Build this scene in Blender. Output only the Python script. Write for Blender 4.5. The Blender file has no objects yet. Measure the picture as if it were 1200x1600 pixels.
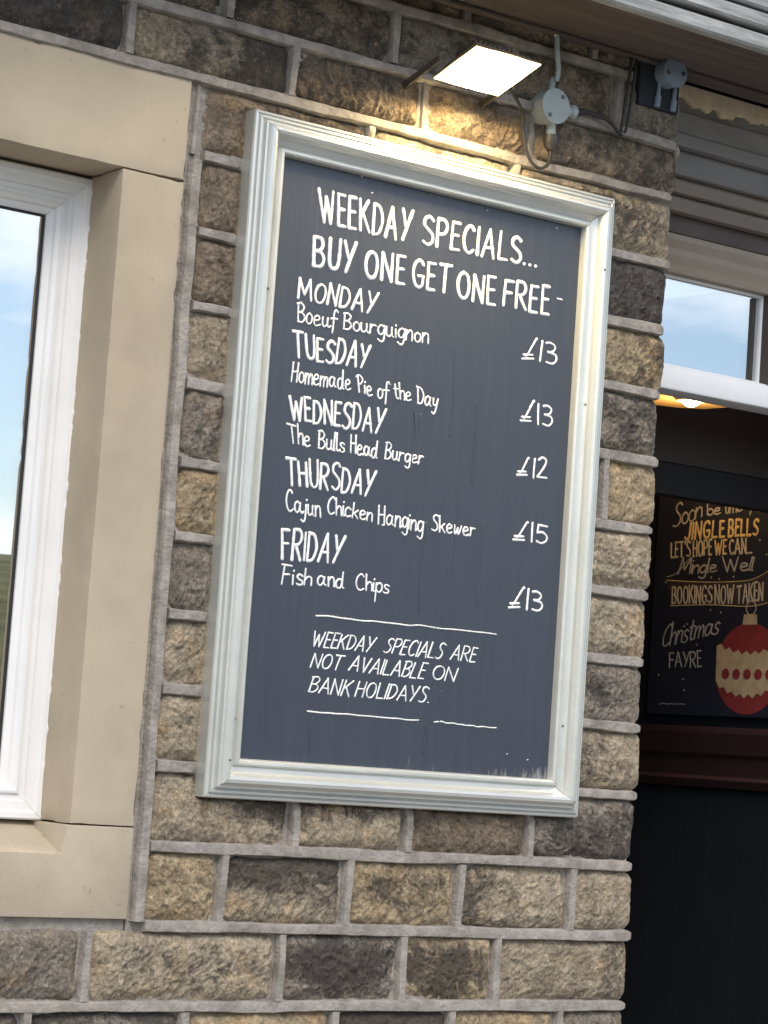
import bpy, bmesh, math, random
from mathutils import Vector, Matrix, noise

random.seed(7)
scene = bpy.context.scene

# ------------------------------------------------------------------ camera
cam_data = bpy.data.cameras.new("camera")
cam = bpy.data.objects.new("camera", cam_data)
scene.collection.objects.link(cam)
RIGHT = Vector((0.80112155, -0.59452104, 0.06891296))
DOWN = Vector((0.11442146, 0.03912098, -0.99266171))
FWD = Vector((0.58746233, 0.80312781, 0.09936662))
cam.matrix_world = Matrix((
    (RIGHT.x, -DOWN.x, -FWD.x, -2.683),
    (RIGHT.y, -DOWN.y, -FWD.y, -3.605898),
    (RIGHT.z, -DOWN.z, -FWD.z, 1.6),
    (0, 0, 0, 1)))
cam_data.sensor_fit = 'VERTICAL'
cam_data.sensor_height = 36.0
cam_data.lens = 3900 / 1600 * 36.0
cam_data.clip_start = 0.05
cam_data.clip_end = 2000
scene.camera = cam
scene.render.resolution_x = 768
scene.render.resolution_y = 1024

# ------------------------------------------------------------------ world and sun
SUN_EL, SUN_AZ = math.radians(48), math.radians(205)      # azimuth from +Y, clockwise
world = bpy.data.worlds.new("World")
scene.world = world
world.use_nodes = True
wt = world.node_tree
for n in list(wt.nodes):
    wt.nodes.remove(n)
wo = wt.nodes.new('ShaderNodeOutputWorld')
bg = wt.nodes.new('ShaderNodeBackground')
bg.inputs['Strength'].default_value = 0.11
sky = wt.nodes.new('ShaderNodeTexSky')
sky.sky_type = 'NISHITA'
sky.sun_disc = False
sky.sun_elevation = SUN_EL
sky.sun_rotation = SUN_AZ
sky.air_density = 1.0
sky.dust_density = 1.0
tc = wt.nodes.new('ShaderNodeTexCoord')
mp = wt.nodes.new('ShaderNodeMapping')
mp.inputs['Scale'].default_value = (1.0, 1.0, 3.2)
mp.inputs['Location'].default_value = (1.35, 0.4, 0.62)
ns = wt.nodes.new('ShaderNodeTexNoise')
ns.inputs['Scale'].default_value = 2.6
ns.inputs['Detail'].default_value = 7
ns.inputs['Roughness'].default_value = 0.55
rp = wt.nodes.new('ShaderNodeValToRGB')
rp.color_ramp.elements[0].position = 0.47
rp.color_ramp.elements[1].position = 0.68
mxs = wt.nodes.new('ShaderNodeMix')
mxs.data_type = 'RGBA'
mxs.inputs[7].default_value = (9.6, 9.5, 9.4, 1)          # cloud white, in sky units
wt.links.new(tc.outputs['Generated'], mp.inputs['Vector'])
wt.links.new(mp.outputs['Vector'], ns.inputs['Vector'])
wt.links.new(ns.outputs['Fac'], rp.inputs['Fac'])
wt.links.new(rp.outputs['Color'], mxs.inputs[0])
wt.links.new(sky.outputs['Color'], mxs.inputs[6])
wt.links.new(mxs.outputs[2], bg.inputs['Color'])
wt.links.new(bg.outputs['Background'], wo.inputs['Surface'])

sun_data = bpy.data.lights.new("sun", 'SUN')
sun_data.energy = 1.15
sun_data.angle = math.radians(28)
sun_data.color = (1.0, 0.93, 0.82)
sun = bpy.data.objects.new("sun", sun_data)
scene.collection.objects.link(sun)
sdir = Vector((math.sin(SUN_AZ) * math.cos(SUN_EL), math.cos(SUN_AZ) * math.cos(SUN_EL), math.sin(SUN_EL)))
sun.rotation_euler = sdir.to_track_quat('Z', 'Y').to_euler()
sun.location = sdir * 20

scene.view_settings.view_transform = 'Standard'
scene.view_settings.look = 'None'
scene.view_settings.gamma = 1
scene.view_settings.exposure = 1.05
scene.cycles.max_bounces = 8

LENS, BULB, GLOW = 150.0, 50.0, 0.75

# ------------------------------------------------------------------ helpers
def tag(o, label=None, cat=None, group=None, kind=None):
    if label: o['label'] = label
    if cat: o['category'] = cat
    if group: o['group'] = group
    if kind: o['kind'] = kind
    return o

def thing(name, loc, label, cat, group=None):
    o = bpy.data.objects.new(name, None)
    o.empty_display_size = 0.05
    scene.collection.objects.link(o)
    o.location = loc
    return tag(o, label, cat, group)

class MB:
    """collects faces, links them as one mesh object (coordinates are world coordinates)"""
    def __init__(s):
        s.v, s.f, s.c = [], [], []
    def add(s, vs, fs):
        b = len(s.v)
        s.v += [tuple(v) for v in vs]
        s.f += [tuple(b + i for i in f) for f in fs]
    def box(s, x0, x1, y0, y1, z0, z1):
        s.add([(x0, y0, z0), (x1, y0, z0), (x1, y1, z0), (x0, y1, z0), (x0, y0, z1), (x1, y0, z1), (x1, y1, z1), (x0, y1, z1)],
              [(0, 3, 2, 1), (4, 5, 6, 7), (0, 1, 5, 4), (1, 2, 6, 5), (2, 3, 7, 6), (3, 0, 4, 7)])
    def tube(s, pts, r, n=10, cap=True):
        pts = [Vector(p) for p in pts]
        rs = r if isinstance(r, (list, tuple)) else [r] * len(pts)
        vs, fs = [], []
        up = Vector((0.3, 0.2, 1)).normalized()
        for i, p in enumerate(pts):
            t = (pts[min(i + 1, len(pts) - 1)] - pts[max(i - 1, 0)]).normalized()
            a = t.cross(up)
            if a.length < 1e-4: a = t.cross(Vector((1, 0, 0)))
            a.normalize(); b = t.cross(a).normalized()
            for k in range(n):
                w = 2 * math.pi * k / n
                vs.append(p + (a * math.cos(w) + b * math.sin(w)) * rs[i])
        for i in range(len(pts) - 1):
            for k in range(n):
                k2 = (k + 1) % n
                fs.append((i * n + k, i * n + k2, (i + 1) * n + k2, (i + 1) * n + k))
        if cap:
            fs.append(tuple(range(n)))
            fs.append(tuple((len(pts) - 1) * n + k for k in reversed(range(n))))
        s.add(vs, fs)
    def prism(s, poly, axis, a, b):
        """extrude a 2-D outline along axis 'x','y' or 'z' between a and b"""
        def P(u, v, w):
            return {'x': (w, u, v), 'y': (u, w, v), 'z': (u, v, w)}[axis]
        n = len(poly)
        vs = [P(u, v, a) for u, v in poly] + [P(u, v, b) for u, v in poly]
        fs = [tuple(range(n)), tuple(reversed(range(n, 2 * n)))]
        fs += [(i, n + i, n + (i + 1) % n, (i + 1) % n) for i in range(n)]
        s.add(vs, fs)
    def build(s, name, mat, parent=None, bevel=0, smooth=None, seg=2):
        me = bpy.data.meshes.new(name)
        off = Vector(parent.matrix_world.translation) if parent else Vector((0, 0, 0))
        if parent:
            off = Vector((0, 0, 0)); p = parent
            while p: off = off + Vector(p.location); p = p.parent
        me.from_pydata([tuple(Vector(v) - off) for v in s.v], [], s.f)
        bm = bmesh.new(); bm.from_mesh(me)
        bmesh.ops.recalc_face_normals(bm, faces=bm.faces)
        if bevel:
            es = [e for e in bm.edges if e.is_manifold and e.calc_face_angle(0) > 0.5]
            bmesh.ops.bevel(bm, geom=es, offset=bevel, segments=seg, profile=0.6, affect='EDGES', clamp_overlap=True)
        bm.to_mesh(me); bm.free()
        if smooth is not None:
            for p in me.polygons: p.use_smooth = True
            me.set_sharp_from_angle(angle=math.radians(smooth))
        if mat: me.materials.append(mat)
        o = bpy.data.objects.new(name, me)
        scene.collection.objects.link(o)
        if parent: o.parent = parent
        return o

def N(t, typ, **kw):
    n = t.nodes.new(typ)
    for k, v in kw.items():
        if k in n.inputs: n.inputs[k].default_value = v
        else: setattr(n, k, v)
    return n

def material(name, col, rough=0.6, spec=0.5, metal=0.0, var=0.0, vscale=8, bump=0.0, bscale=60, stretch=(1, 1, 1),
             dark=None, dark_amt=0.0, dscale=4, detail=6, coat=0.0):
    """Principled with noise variation in colour, roughness and bump, in object space"""
    m = bpy.data.materials.new(name); m.use_nodes = True
    t = m.node_tree; b = t.nodes['Principled BSDF']
    b.inputs['Base Color'].default_value = (*col, 1)
    b.inputs['Roughness'].default_value = rough
    b.inputs['Specular IOR Level'].default_value = spec
    b.inputs['Metallic'].default_value = metal
    b.inputs['Coat Weight'].default_value = coat
    tcn = N(t, 'ShaderNodeTexCoord'); mpn = N(t, 'ShaderNodeMapping')
    mpn.inputs['Scale'].default_value = stretch
    t.links.new(tcn.outputs['Object'], mpn.inputs['Vector'])
    out = None
    if var:
        n1 = N(t, 'ShaderNodeTexNoise', Scale=vscale, Detail=detail, Roughness=0.6)
        t.links.new(mpn.outputs['Vector'], n1.inputs['Vector'])
        r = N(t, 'ShaderNodeValToRGB')
        r.color_ramp.elements[0].position = 0.3; r.color_ramp.elements[1].position = 0.7
        lo = [max(0, c * (1 - var)) for c in col]; hi = [min(1, c * (1 + var)) for c in col]
        r.color_ramp.elements[0].color = (*lo, 1); r.color_ramp.elements[1].color = (*hi, 1)
        t.links.new(n1.outputs['Fac'], r.inputs['Fac'])
        out = r.outputs['Color']
    if dark is not None:
        n2 = N(t, 'ShaderNodeTexNoise', Scale=dscale, Detail=9, Roughness=0.65)
        t.links.new(mpn.outputs['Vector'], n2.inputs['Vector'])
        r2 = N(t, 'ShaderNodeValToRGB')
        r2.color_ramp.elements[0].position = 0.62 - dark_amt * 0.25; r2.color_ramp.elements[1].position = 0.72
        t.links.new(n2.outputs['Fac'], r2.inputs['Fac'])
        mx = N(t, 'ShaderNodeMix', data_type='RGBA')
        t.links.new(r2.outputs['Color'], mx.inputs[0])
        if out: t.links.new(out, mx.inputs[6])
        else: mx.inputs[6].default_value = (*col, 1)
        mx.inputs[7].default_value = (*dark, 1)
        out = mx.outputs[2]
    if out: t.links.new(out, b.inputs['Base Color'])
    if bump:
        n3 = N(t, 'ShaderNodeTexNoise', Scale=bscale, Detail=7, Roughness=0.6)
        t.links.new(mpn.outputs['Vector'], n3.inputs['Vector'])
        bp = N(t, 'ShaderNodeBump', Strength=bump, Distance=0.004)
        t.links.new(n3.outputs['Fac'], bp.inputs['Height'])
        t.links.new(bp.outputs['Normal'], b.inputs['Normal'])
    return m

def emit(name, col, strength):
    m = bpy.data.materials.new(name); m.use_nodes = True
    b = m.node_tree.nodes['Principled BSDF']
    b.inputs['Base Color'].default_value = (*col, 1)
    b.inputs['Emission Color'].default_value = (*col, 1)
    b.inputs['Emission Strength'].default_value = strength
    return m

def glass(name, refl=0.4, tint=(0.75, 0.8, 0.8)):
    m = bpy.data.materials.new(name); m.use_nodes = True
    t = m.node_tree
    for n in list(t.nodes): t.nodes.remove(n)
    o = N(t, 'ShaderNodeOutputMaterial'); mx = N(t, 'ShaderNodeMixShader')
    g = N(t, 'ShaderNodeBsdfGlossy'); g.inputs['Roughness'].default_value = 0.01
    tr = N(t, 'ShaderNodeBsdfTransparent'); tr.inputs['Color'].default_value = (*tint, 1)
    tcn = N(t, 'ShaderNodeTexCoord')
    nz = N(t, 'ShaderNodeTexNoise', Scale=3.0, Detail=1)
    bp = N(t, 'ShaderNodeBump', Strength=0.03, Distance=0.01)
    t.links.new(tcn.outputs['Object'], nz.inputs['Vector'])
    t.links.new(nz.outputs['Fac'], bp.inputs['Height'])
    t.links.new(bp.outputs['Normal'], g.inputs['Normal'])
    mx.inputs[0].default_value = refl
    t.links.new(tr.outputs[0], mx.inputs[1]); t.links.new(g.outputs[0], mx.inputs[2])
    t.links.new(mx.outputs[0], o.inputs['Surface'])
    return m

# ------------------------------------------------------------------ materials
def stone_material():
    m = bpy.data.materials.new("rock_faced_sandstone"); m.use_nodes = True
    t = m.node_tree; b = t.nodes['Principled BSDF']
    b.inputs['Roughness'].default_value = 0.9
    b.inputs['Specular IOR Level'].default_value = 0.25
    at = N(t, 'ShaderNodeAttribute'); at.attribute_name = 'tone'
    tcn = N(t, 'ShaderNodeTexCoord')
    # grain mottling
    n1 = N(t, 'ShaderNodeTexNoise', Scale=34, Detail=9, Roughness=0.7)
    t.links.new(tcn.outputs['Object'], n1.inputs['Vector'])
    r1 = N(t, 'ShaderNodeMapRange')
    r1.inputs[1].default_value = 0.3; r1.inputs[2].default_value = 0.72; r1.inputs[3].default_value = 0.55; r1.inputs[4].default_value = 1.5
    t.links.new(n1.outputs['Fac'], r1.inputs[0])
    mul = N(t, 'ShaderNodeVectorMath', operation='SCALE')
    t.links.new(at.outputs['Color'], mul.inputs[0]); t.links.new(r1.outputs[0], mul.inputs['Scale'])
    n6 = N(t, 'ShaderNodeTexNoise', Scale=105, Detail=4, Roughness=0.65, Distortion=1.6)
    t.links.new(tcn.outputs['Object'], n6.inputs['Vector'])
    r6 = N(t, 'ShaderNodeMapRange')
    r6.inputs[1].default_value = 0.34; r6.inputs[2].default_value = 0.66; r6.inputs[3].default_value = 0.62; r6.inputs[4].default_value = 1.36
    t.links.new(n6.outputs['Fac'], r6.inputs[0])
    mul0 = mul
    mul = N(t, 'ShaderNodeVectorMath', operation='SCALE')
    t.links.new(mul0.outputs[0], mul.inputs[0]); t.links.new(r6.outputs[0], mul.inputs['Scale'])
    # iron-stained golden veins
    n4 = N(t, 'ShaderNodeTexNoise', Scale=13, Detail=6, Roughness=0.6)
    t.links.new(tcn.outputs['Object'], n4.inputs['Vector'])
    r4 = N(t, 'ShaderNodeValToRGB'); r4.color_ramp.elements[0].position = 0.54; r4.color_ramp.elements[1].position = 0.72
    r4.color_ramp.elements[1].color = (0.55, 0.55, 0.55, 1)
    t.links.new(n4.outputs['Fac'], r4.inputs['Fac'])
    mg = N(t, 'ShaderNodeMix', data_type='RGBA', blend_type='MULTIPLY')
    mg.inputs[7].default_value = (1.25, 0.98, 0.62, 1)
    t.links.new(r4.outputs['Color'], mg.inputs[0]); t.links.new(mul.outputs[0], mg.inputs[6])
    # soot crust: where the stone's own soot amount (alpha) beats a noise
    n2 = N(t, 'ShaderNodeTexNoise', Scale=38, Detail=12, Roughness=0.78, Distortion=0.8)
    t.links.new(tcn.outputs['Object'], n2.inputs['Vector'])
    ad = N(t, 'ShaderNodeMath', operation='ADD')
    t.links.new(n2.outputs['Fac'], ad.inputs[0]); t.links.new(at.outputs['Alpha'], ad.inputs[1])
    r2 = N(t, 'ShaderNodeMapRange', interpolation_type='SMOOTHSTEP')
    r2.inputs[1].default_value = 0.80; r2.inputs[2].default_value = 1.00; r2.inputs[3].default_value = 0; r2.inputs[4].default_value = 0.86
    t.links.new(ad.outputs[0], r2.inputs[0])
    mx = N(t, 'ShaderNodeMix', data_type='RGBA')
    mx.inputs[7].default_value = (0.078, 0.066, 0.058, 1)
    t.links.new(r2.outputs[0], mx.inputs[0]); t.links.new(mg.outputs[2], mx.inputs[6])
    # pale quartz flecks
    n5 = N(t, 'ShaderNodeTexNoise', Scale=85, Detail=3, Roughness=0.6)
    t.links.new(tcn.outputs['Object'], n5.inputs['Vector'])
    r5 = N(t, 'ShaderNodeValToRGB'); r5.color_ramp.elements[0].position = 0.66; r5.color_ramp.elements[1].position = 0.74
    r5.color_ramp.elements[1].color = (0.6, 0.6, 0.6, 1)
    t.links.new(n5.outputs['Fac'], r5.inputs['Fac'])
    mx2 = N(t, 'ShaderNodeMix', data_type='RGBA')
    mx2.inputs[7].default_value = (0.42, 0.36, 0.27, 1)
    t.links.new(r5.outputs['Color'], mx2.inputs[0]); t.links.new(mx.outputs[2], mx2.inputs[6])
    t.links.new(mx2.outputs[2], b.inputs['Base Color'])
    n3 = N(t, 'ShaderNodeTexNoise', Scale=120, Detail=9, Roughness=0.75, Distortion=1.6)
    t.links.new(tcn.outputs['Object'], n3.inputs['Vector'])
    bp = N(t, 'ShaderNodeBump', Strength=1.0, Distance=0.009)
    t.links.new(n3.outputs['Fac'], bp.inputs['Height'])
    t.links.new(bp.outputs['Normal'], b.inputs['Normal'])
    return m

M_STONE = stone_material()
M_MORTAR = material("cement_pointing", (0.322, 0.288, 0.255), 0.92, 0.2, var=0.28, vscale=38, bump=1.0, bscale=150, dark=(0.19, 0.165, 0.14), dark_amt=0.45, dscale=14)
M_ASHLAR = material("dressed_sandstone", (0.43, 0.36, 0.268), 0.88, 0.2, var=0.15, vscale=3.2, bump=0.14, bscale=260, dark=(0.29, 0.235, 0.172), dark_amt=-0.12, dscale=75)
M_SILL = material("dressed_sill_sandstone", (0.405, 0.342, 0.258), 0.88, 0.2, var=0.20, vscale=3.2, bump=0.16, bscale=240, dark=(0.26, 0.215, 0.165), dark_amt=-0.02, dscale=60)

def frame_paint():
    m = material("weathered_off_white_paint", (0.59, 0.595, 0.56), 0.30, 0.5, metal=0.45, var=0.06, vscale=9, bump=0.14, bscale=45, dark=(0.36, 0.34, 0.28), dark_amt=-0.25, dscale=22, coat=0.1)
    return m
M_FRAME = frame_paint()
M_WINPAINT = material("thick_white_window_paint", (0.72, 0.71, 0.70), 0.45, 0.5, var=0.05, vscale=9, bump=0.14, bscale=30)
M_BLACK = material("black_rubber_gasket", (0.012, 0.012, 0.013), 0.6)
M_LETTER = material("white_sign_paint", (0.74, 0.745, 0.74), 0.5, 0.4, var=0.10, vscale=60, dark=(.33, .345, .37), dark_amt=-.15, dscale=90)
M_GLASS = glass("window_glass", 0.74)
M_GLASS2 = glass("transom_glass", 0.72)

def board_material():
    m = bpy.data.materials.new("painted_board_blue_black"); m.use_nodes = True
    t = m.node_tree; b = t.nodes['Principled BSDF']
    b.inputs['Roughness'].default_value = 0.36
    b.inputs['Specular IOR Level'].default_value = 0.5
    tcn = N(t, 'ShaderNodeTexCoord'); mpn = N(t, 'ShaderNodeMapping'); mpn.inputs['Scale'].default_value = (26, 26, 1.1)
    t.links.new(tcn.outputs['Object'], mpn.inputs['Vector'])
    n1 = N(t, 'ShaderNodeTexNoise', Scale=2.2, Detail=8, Roughness=0.65)
    t.links.new(mpn.outputs['Vector'], n1.inputs['Vector'])
    r = N(t, 'ShaderNodeValToRGB')
    r.color_ramp.elements[0].position = 0.3; r.color_ramp.elements[0].color = (0.035, 0.0425, 0.061, 1)
    r.color_ramp.elements[1].position = 0.72; r.color_ramp.elements[1].color = (0.045, 0.053, 0.073, 1)
    t.links.new(n1.outputs['Fac'], r.inputs['Fac'])
    # worn scuffs low on the board where the paint has been rubbed away
    sx = N(t, 'ShaderNodeSeparateXYZ'); t.links.new(tcn.outputs['Object'], sx.inputs[0])
    g = N(t, 'ShaderNodeMapRange'); g.inputs[1].default_value = 0.075; g.inputs[2].default_value = 0.115; g.inputs[3].default_value = 0.30; g.inputs[4].default_value = 0.0
    t.links.new(sx.outputs['Z'], g.inputs[0])
    mp2 = N(t, 'ShaderNodeMapping'); mp2.inputs['Scale'].default_value = (150, 150, 30); t.links.new(tcn.outputs['Object'], mp2.inputs['Vector'])
    n2 = N(t, 'ShaderNodeTexNoise', Scale=1.0, Detail=6, Roughness=0.7); t.links.new(mp2.outputs['Vector'], n2.inputs['Vector'])
    n2b = N(t, 'ShaderNodeTexNoise', Scale=4.0, Detail=1); t.links.new(tcn.outputs['Object'], n2b.inputs['Vector'])
    a0 = N(t, 'ShaderNodeMath', operation='MULTIPLY_ADD'); a0.inputs[1].default_value = 0.8; t.links.new(n2b.outputs['Fac'], a0.inputs[0]); t.links.new(n2.outputs['Fac'], a0.inputs[2])
    a = N(t, 'ShaderNodeMath', operation='ADD'); t.links.new(a0.outputs[0], a.inputs[0]); t.links.new(g.outputs[0], a.inputs[1])
    r2 = N(t, 'ShaderNodeMapRange'); r2.inputs[1].default_value = 1.26; r2.inputs[2].default_value = 1.38; r2.inputs[3].default_value = 0; r2.inputs[4].default_value = 0.6
    t.links.new(a.outputs[0], r2.inputs[0])
    mx = N(t, 'ShaderNodeMix', data_type='RGBA'); mx.inputs[7].default_value = (0.30, 0.29, 0.28, 1)
    t.links.new(r2.outputs[0], mx.inputs[0]); t.links.new(r.outputs['Color'], mx.inputs[6])
    t.links.new(mx.outputs[2], b.inputs['Base Color'])
    mp3 = N(t, 'ShaderNodeMapping'); mp3.inputs['Scale'].default_value = (60, 60, 2.5); t.links.new(tcn.outputs['Object'], mp3.inputs['Vector'])
    n3 = N(t, 'ShaderNodeTexNoise', Scale=1.6, Detail=6, Roughness=0.6); t.links.new(mp3.outputs['Vector'], n3.inputs['Vector'])
    bp = N(t, 'ShaderNodeBump', Strength=0.30, Distance=0.004)
    t.links.new(n3.outputs['Fac'], bp.inputs['Height']); t.links.new(bp.outputs['Normal'], b.inputs['Normal'])
    return m
M_BOARD = board_material()

# ------------------------------------------------------------------ stone wall
JOINTS = [0.0, 0.13, 0.262, 0.392, 0.522, 0.652, 0.782, 0.91, 1.04, 1.169, 1.301, 1.433, 1.568, 1.698, 1.824, 1.955, 2.082, 2.216, 2.350, 2.477,
          2.610, 2.743, 2.850, 2.964, 3.085, 3.21, 3.34]
WL, WR = -2.05, 0.603                     # wall run left of the doorway
SUR_L, SUR_R = -1.70, -0.521              # dressed window surround
SUR_B, SUR_T = 1.312, 2.735
PERPS = {1.04: [-0.693, -0.394, -0.083, 0.177, 0.435], 1.169: [-0.592, -0.207, 0.056, 0.274], 1.301: [-0.339, -0.075, 0.176, 0.446],
         1.433: [-0.197, 0.051, 0.334], 2.082: [-0.21, 0.12, 0.466], 2.743: [-1.0, -0.650, -0.316, -0.022, 0.235], 2.850: [-0.82, -0.458, -0.102, 0.18, 0.442],
         2.964: [-0.93, -0.6, -0.27, 0.06, 0.374]}
TAN, BEI, BRN, GRY, DRK = (0.480, 0.372, 0.240), (0.445, 0.365, 0.265), (0.285, 0.222, 0.162), (0.320, 0.272, 0.220), (0.120, 0.106, 0.097)
# tone, soot, soot gathered at: 'c' centre, 't' top, 'r' right, 'l' left, '' even
LOOK = {(1.433, 0): (BEI, .36, 'tr'), (1.433, 1): (BEI, .42, 't'), (1.433, 2): (BRN, .30, 't'), (1.433, 3): (GRY, .46, ''),
        (1.301, 0): (TAN, .04, ''), (1.301, 1): (BEI, .46, 't'), (1.301, 2): (TAN, .33, 'c'), (1.301, 3): (BEI, .34, 'l'), (1.301, 4): (BEI, .05, ''),
        (1.169, -2): (GRY, .30, ''), (1.169, -1): (BEI, .34, ''), (1.169, 0): (GRY, .30, ''), (1.169, 1): (BEI, .28, 'c'), (1.169, 2): (GRY, .48, 'c'), (1.169, 3): (TAN, .48, 'c'), (1.169, 4): (BEI, .22, 'r'),
        (1.04, 2): (TAN, .10, ''), (1.04, 3): (BRN, .40, 't'), (1.04, 4): (TAN, .1, ''), (1.04, 5): (GRY, .1, '')}
RIGHT_COL = {1.568: (BEI, .28, 'c'), 1.698: (GRY, .40, 'c'), 1.824: (BEI, .20, 'r'), 1.955: (BEI, .16, ''), 2.082: (TAN, .05, ''), 2.216: (GRY, .46, ''),
             2.350: (TAN, .26, 'r'), 2.477: (DRK, .40, ''), 2.610: (BEI, .36, 'c')}
LEFT_COL = {1.568: (BEI, .26, 'r'), 1.698: (BEI, .30, 'r'), 1.824: (GRY, .36, 'r'), 1.955: (TAN, .34, 'r'), 2.082: (GRY, .36, ''), 2.216: (BEI, .28, ''),
            2.350: (BRN, .30, ''), 2.477: (BRN, .34, ''), 2.610: (BRN, .44, 'r')}
TOP_ROW = {(2.743, 0): (DRK, .40, ''), (2.743, 1): (DRK, .45, ''), (2.743, 2): (BEI, .46, 'r'), (2.743, 3): (BRN, .42, ''), (2.743, 4): (BRN, .36, ''), (2.743, 5): (BRN, .44, ''),
           }
RNG = random.Random(11)
def behind(x, z):
    """how far the wall face may stand out: it is dressed back flat behind the menu board"""
    d = max(-0.408 - x, x - 0.430, 1.520 - z, z - 2.7075, 0.0)
    return -(0.0025 + max(0.0, d - 0.001) * 1.8)

sv, sf, scol = [], [], []                 # the stones: one mesh, colour and soot in an attribute
def add_stone(x0, x1, z0, z1, look, step, right_end=False, left_end=False):
    tone, soot, where = look
    seed = Vector((RNG.uniform(-50, 50), RNG.uniform(-50, 50), RNG.uniform(-50, 50)))
    ang = RNG.uniform(-0.9, 0.9); ca, sa = math.cos(ang), math.sin(ang)
    bulge = RNG.uniform(0.007, 0.013)
    hue = 1 + RNG.uniform(-0.10, 0.10)
    w, h = x1 - x0, z1 - z0
    nx, nz = max(4, int(round(w / step))), max(4, int(round(h / step)))
    tilt_x, tilt_z = RNG.uniform(-0.004, 0.004), RNG.uniform(-0.003, 0.004)
    base = len(sv)
    W = nx + 3
    cr = 0.014                           # rounded corners
    for j in range(-1, nz + 2):
        for i in range(-1, nx + 2):
            ii, jj = min(max(i, 0), nx), min(max(j, 0), nz)
            skirt = (ii != i) or (jj != j)
            u, v = ii / nx, jj / nz
            dx, dz = min(u, 1 - u) * w, min(v, 1 - v) * h
            # uneven outline, rounded at the corners
            p = Vector(((x0 + u * w) * 9, 0, (z0 + v * h) * 9)) + seed
            ox = noise.noise(p) * 0.006 + noise.noise(p * 5) * 0.0025
            oz = noise.noise(p + Vector((31, 7, 3))) * 0.005 + noise.noise(p * 5 + Vector((3, 7, 31))) * 0.002
            x, z = x0 + u * w, z0 + v * h
            if dx < cr and dz < cr:
                k = ((cr - dx) / cr) * ((cr - dz) / cr) * 0.35 * cr
                x += k if u < .5 else -k
                z += k if v < .5 else -k
            fx = max(0, 1 - dx / 0.03); fz = max(0, 1 - dz / 0.03)
            x += ox * fx; z += oz * fz
            # rock face: bulge, pitched edges, tooled ridges, grit
            q = Vector((x * ca - z * sa, 0, x * sa + z * ca))
            q2 = Vector((q.x * 1.0, 0, q.z * 0.62))
            d = min(dx if not (right_end and u > .5) else 1, dz)
            e = 1 - math.exp(-d / 0.0065)
            if right_end and u > .5: e *= 1 - math.exp(-(dx + 0.002) / 0.016)
            lump = noise.fractal(q * 14 + seed, 1.0, 2.0, 3) * 0.006
            q2 = q2 + Vector((noise.noise(q * 40 + seed), 0, noise.noise(q * 40 - seed))) * 0.006
            n1 = noise.noise(q2 * 66 + seed)
            n2 = noise.noise(q2 * 125 - seed)
            n3 = noise.noise(q2 * 215 + seed)
            ridge = (0.5 - min(1, abs(n1) * 2.6)) * 0.0036 + (0.5 - min(1, abs(n2) * 2.6)) * 0.0030 + (0.5 - min(1, abs(n3) * 2.6)) * 0.0018
            grit = noise.noise(q * 220 + seed) * 0.0009
            y = -e * (0.007 + bulge * 0.75 * min(1, d / 0.022) + (u - .5) * tilt_x * 2 + (v - .5) * tilt_z * 2) - (lump + ridge + grit) * (0.35 + 0.65 * e)
            y = max(y, behind(x, z))
            if skirt: y = 0.02 if not (right_end and i > nx) else 0.06
            sv.append((x, y, z))
            s = soot * 0.88
            sn = noise.fractal(Vector((x * 17, 0, z * 17)) + seed, 1.0, 2.0, 3)
            rr = ((u - .5 - seed.x * .002) * 2) ** 2 + ((v - .5 + seed.y * .002) * 2) ** 2
            s += sn * 0.13
            if 'c' in where: s += (0.75 - rr) * 0.22
            if 't' in where: s += (v - 0.5) * 0.5
            if 'r' in where: s += (u - 0.5) * 0.42
            if 'l' in where: s -= (u - 0.5) * 0.35
            scol.append((tone[0] * hue, tone[1] * hue, tone[2] * hue, max(0, min(1, s))))
    for j in range(nz + 2):
        for i in range(nx + 2):
            a = base + j * W + i
            sf.append((a, a + 1, a + W + 1, a + W))

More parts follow.
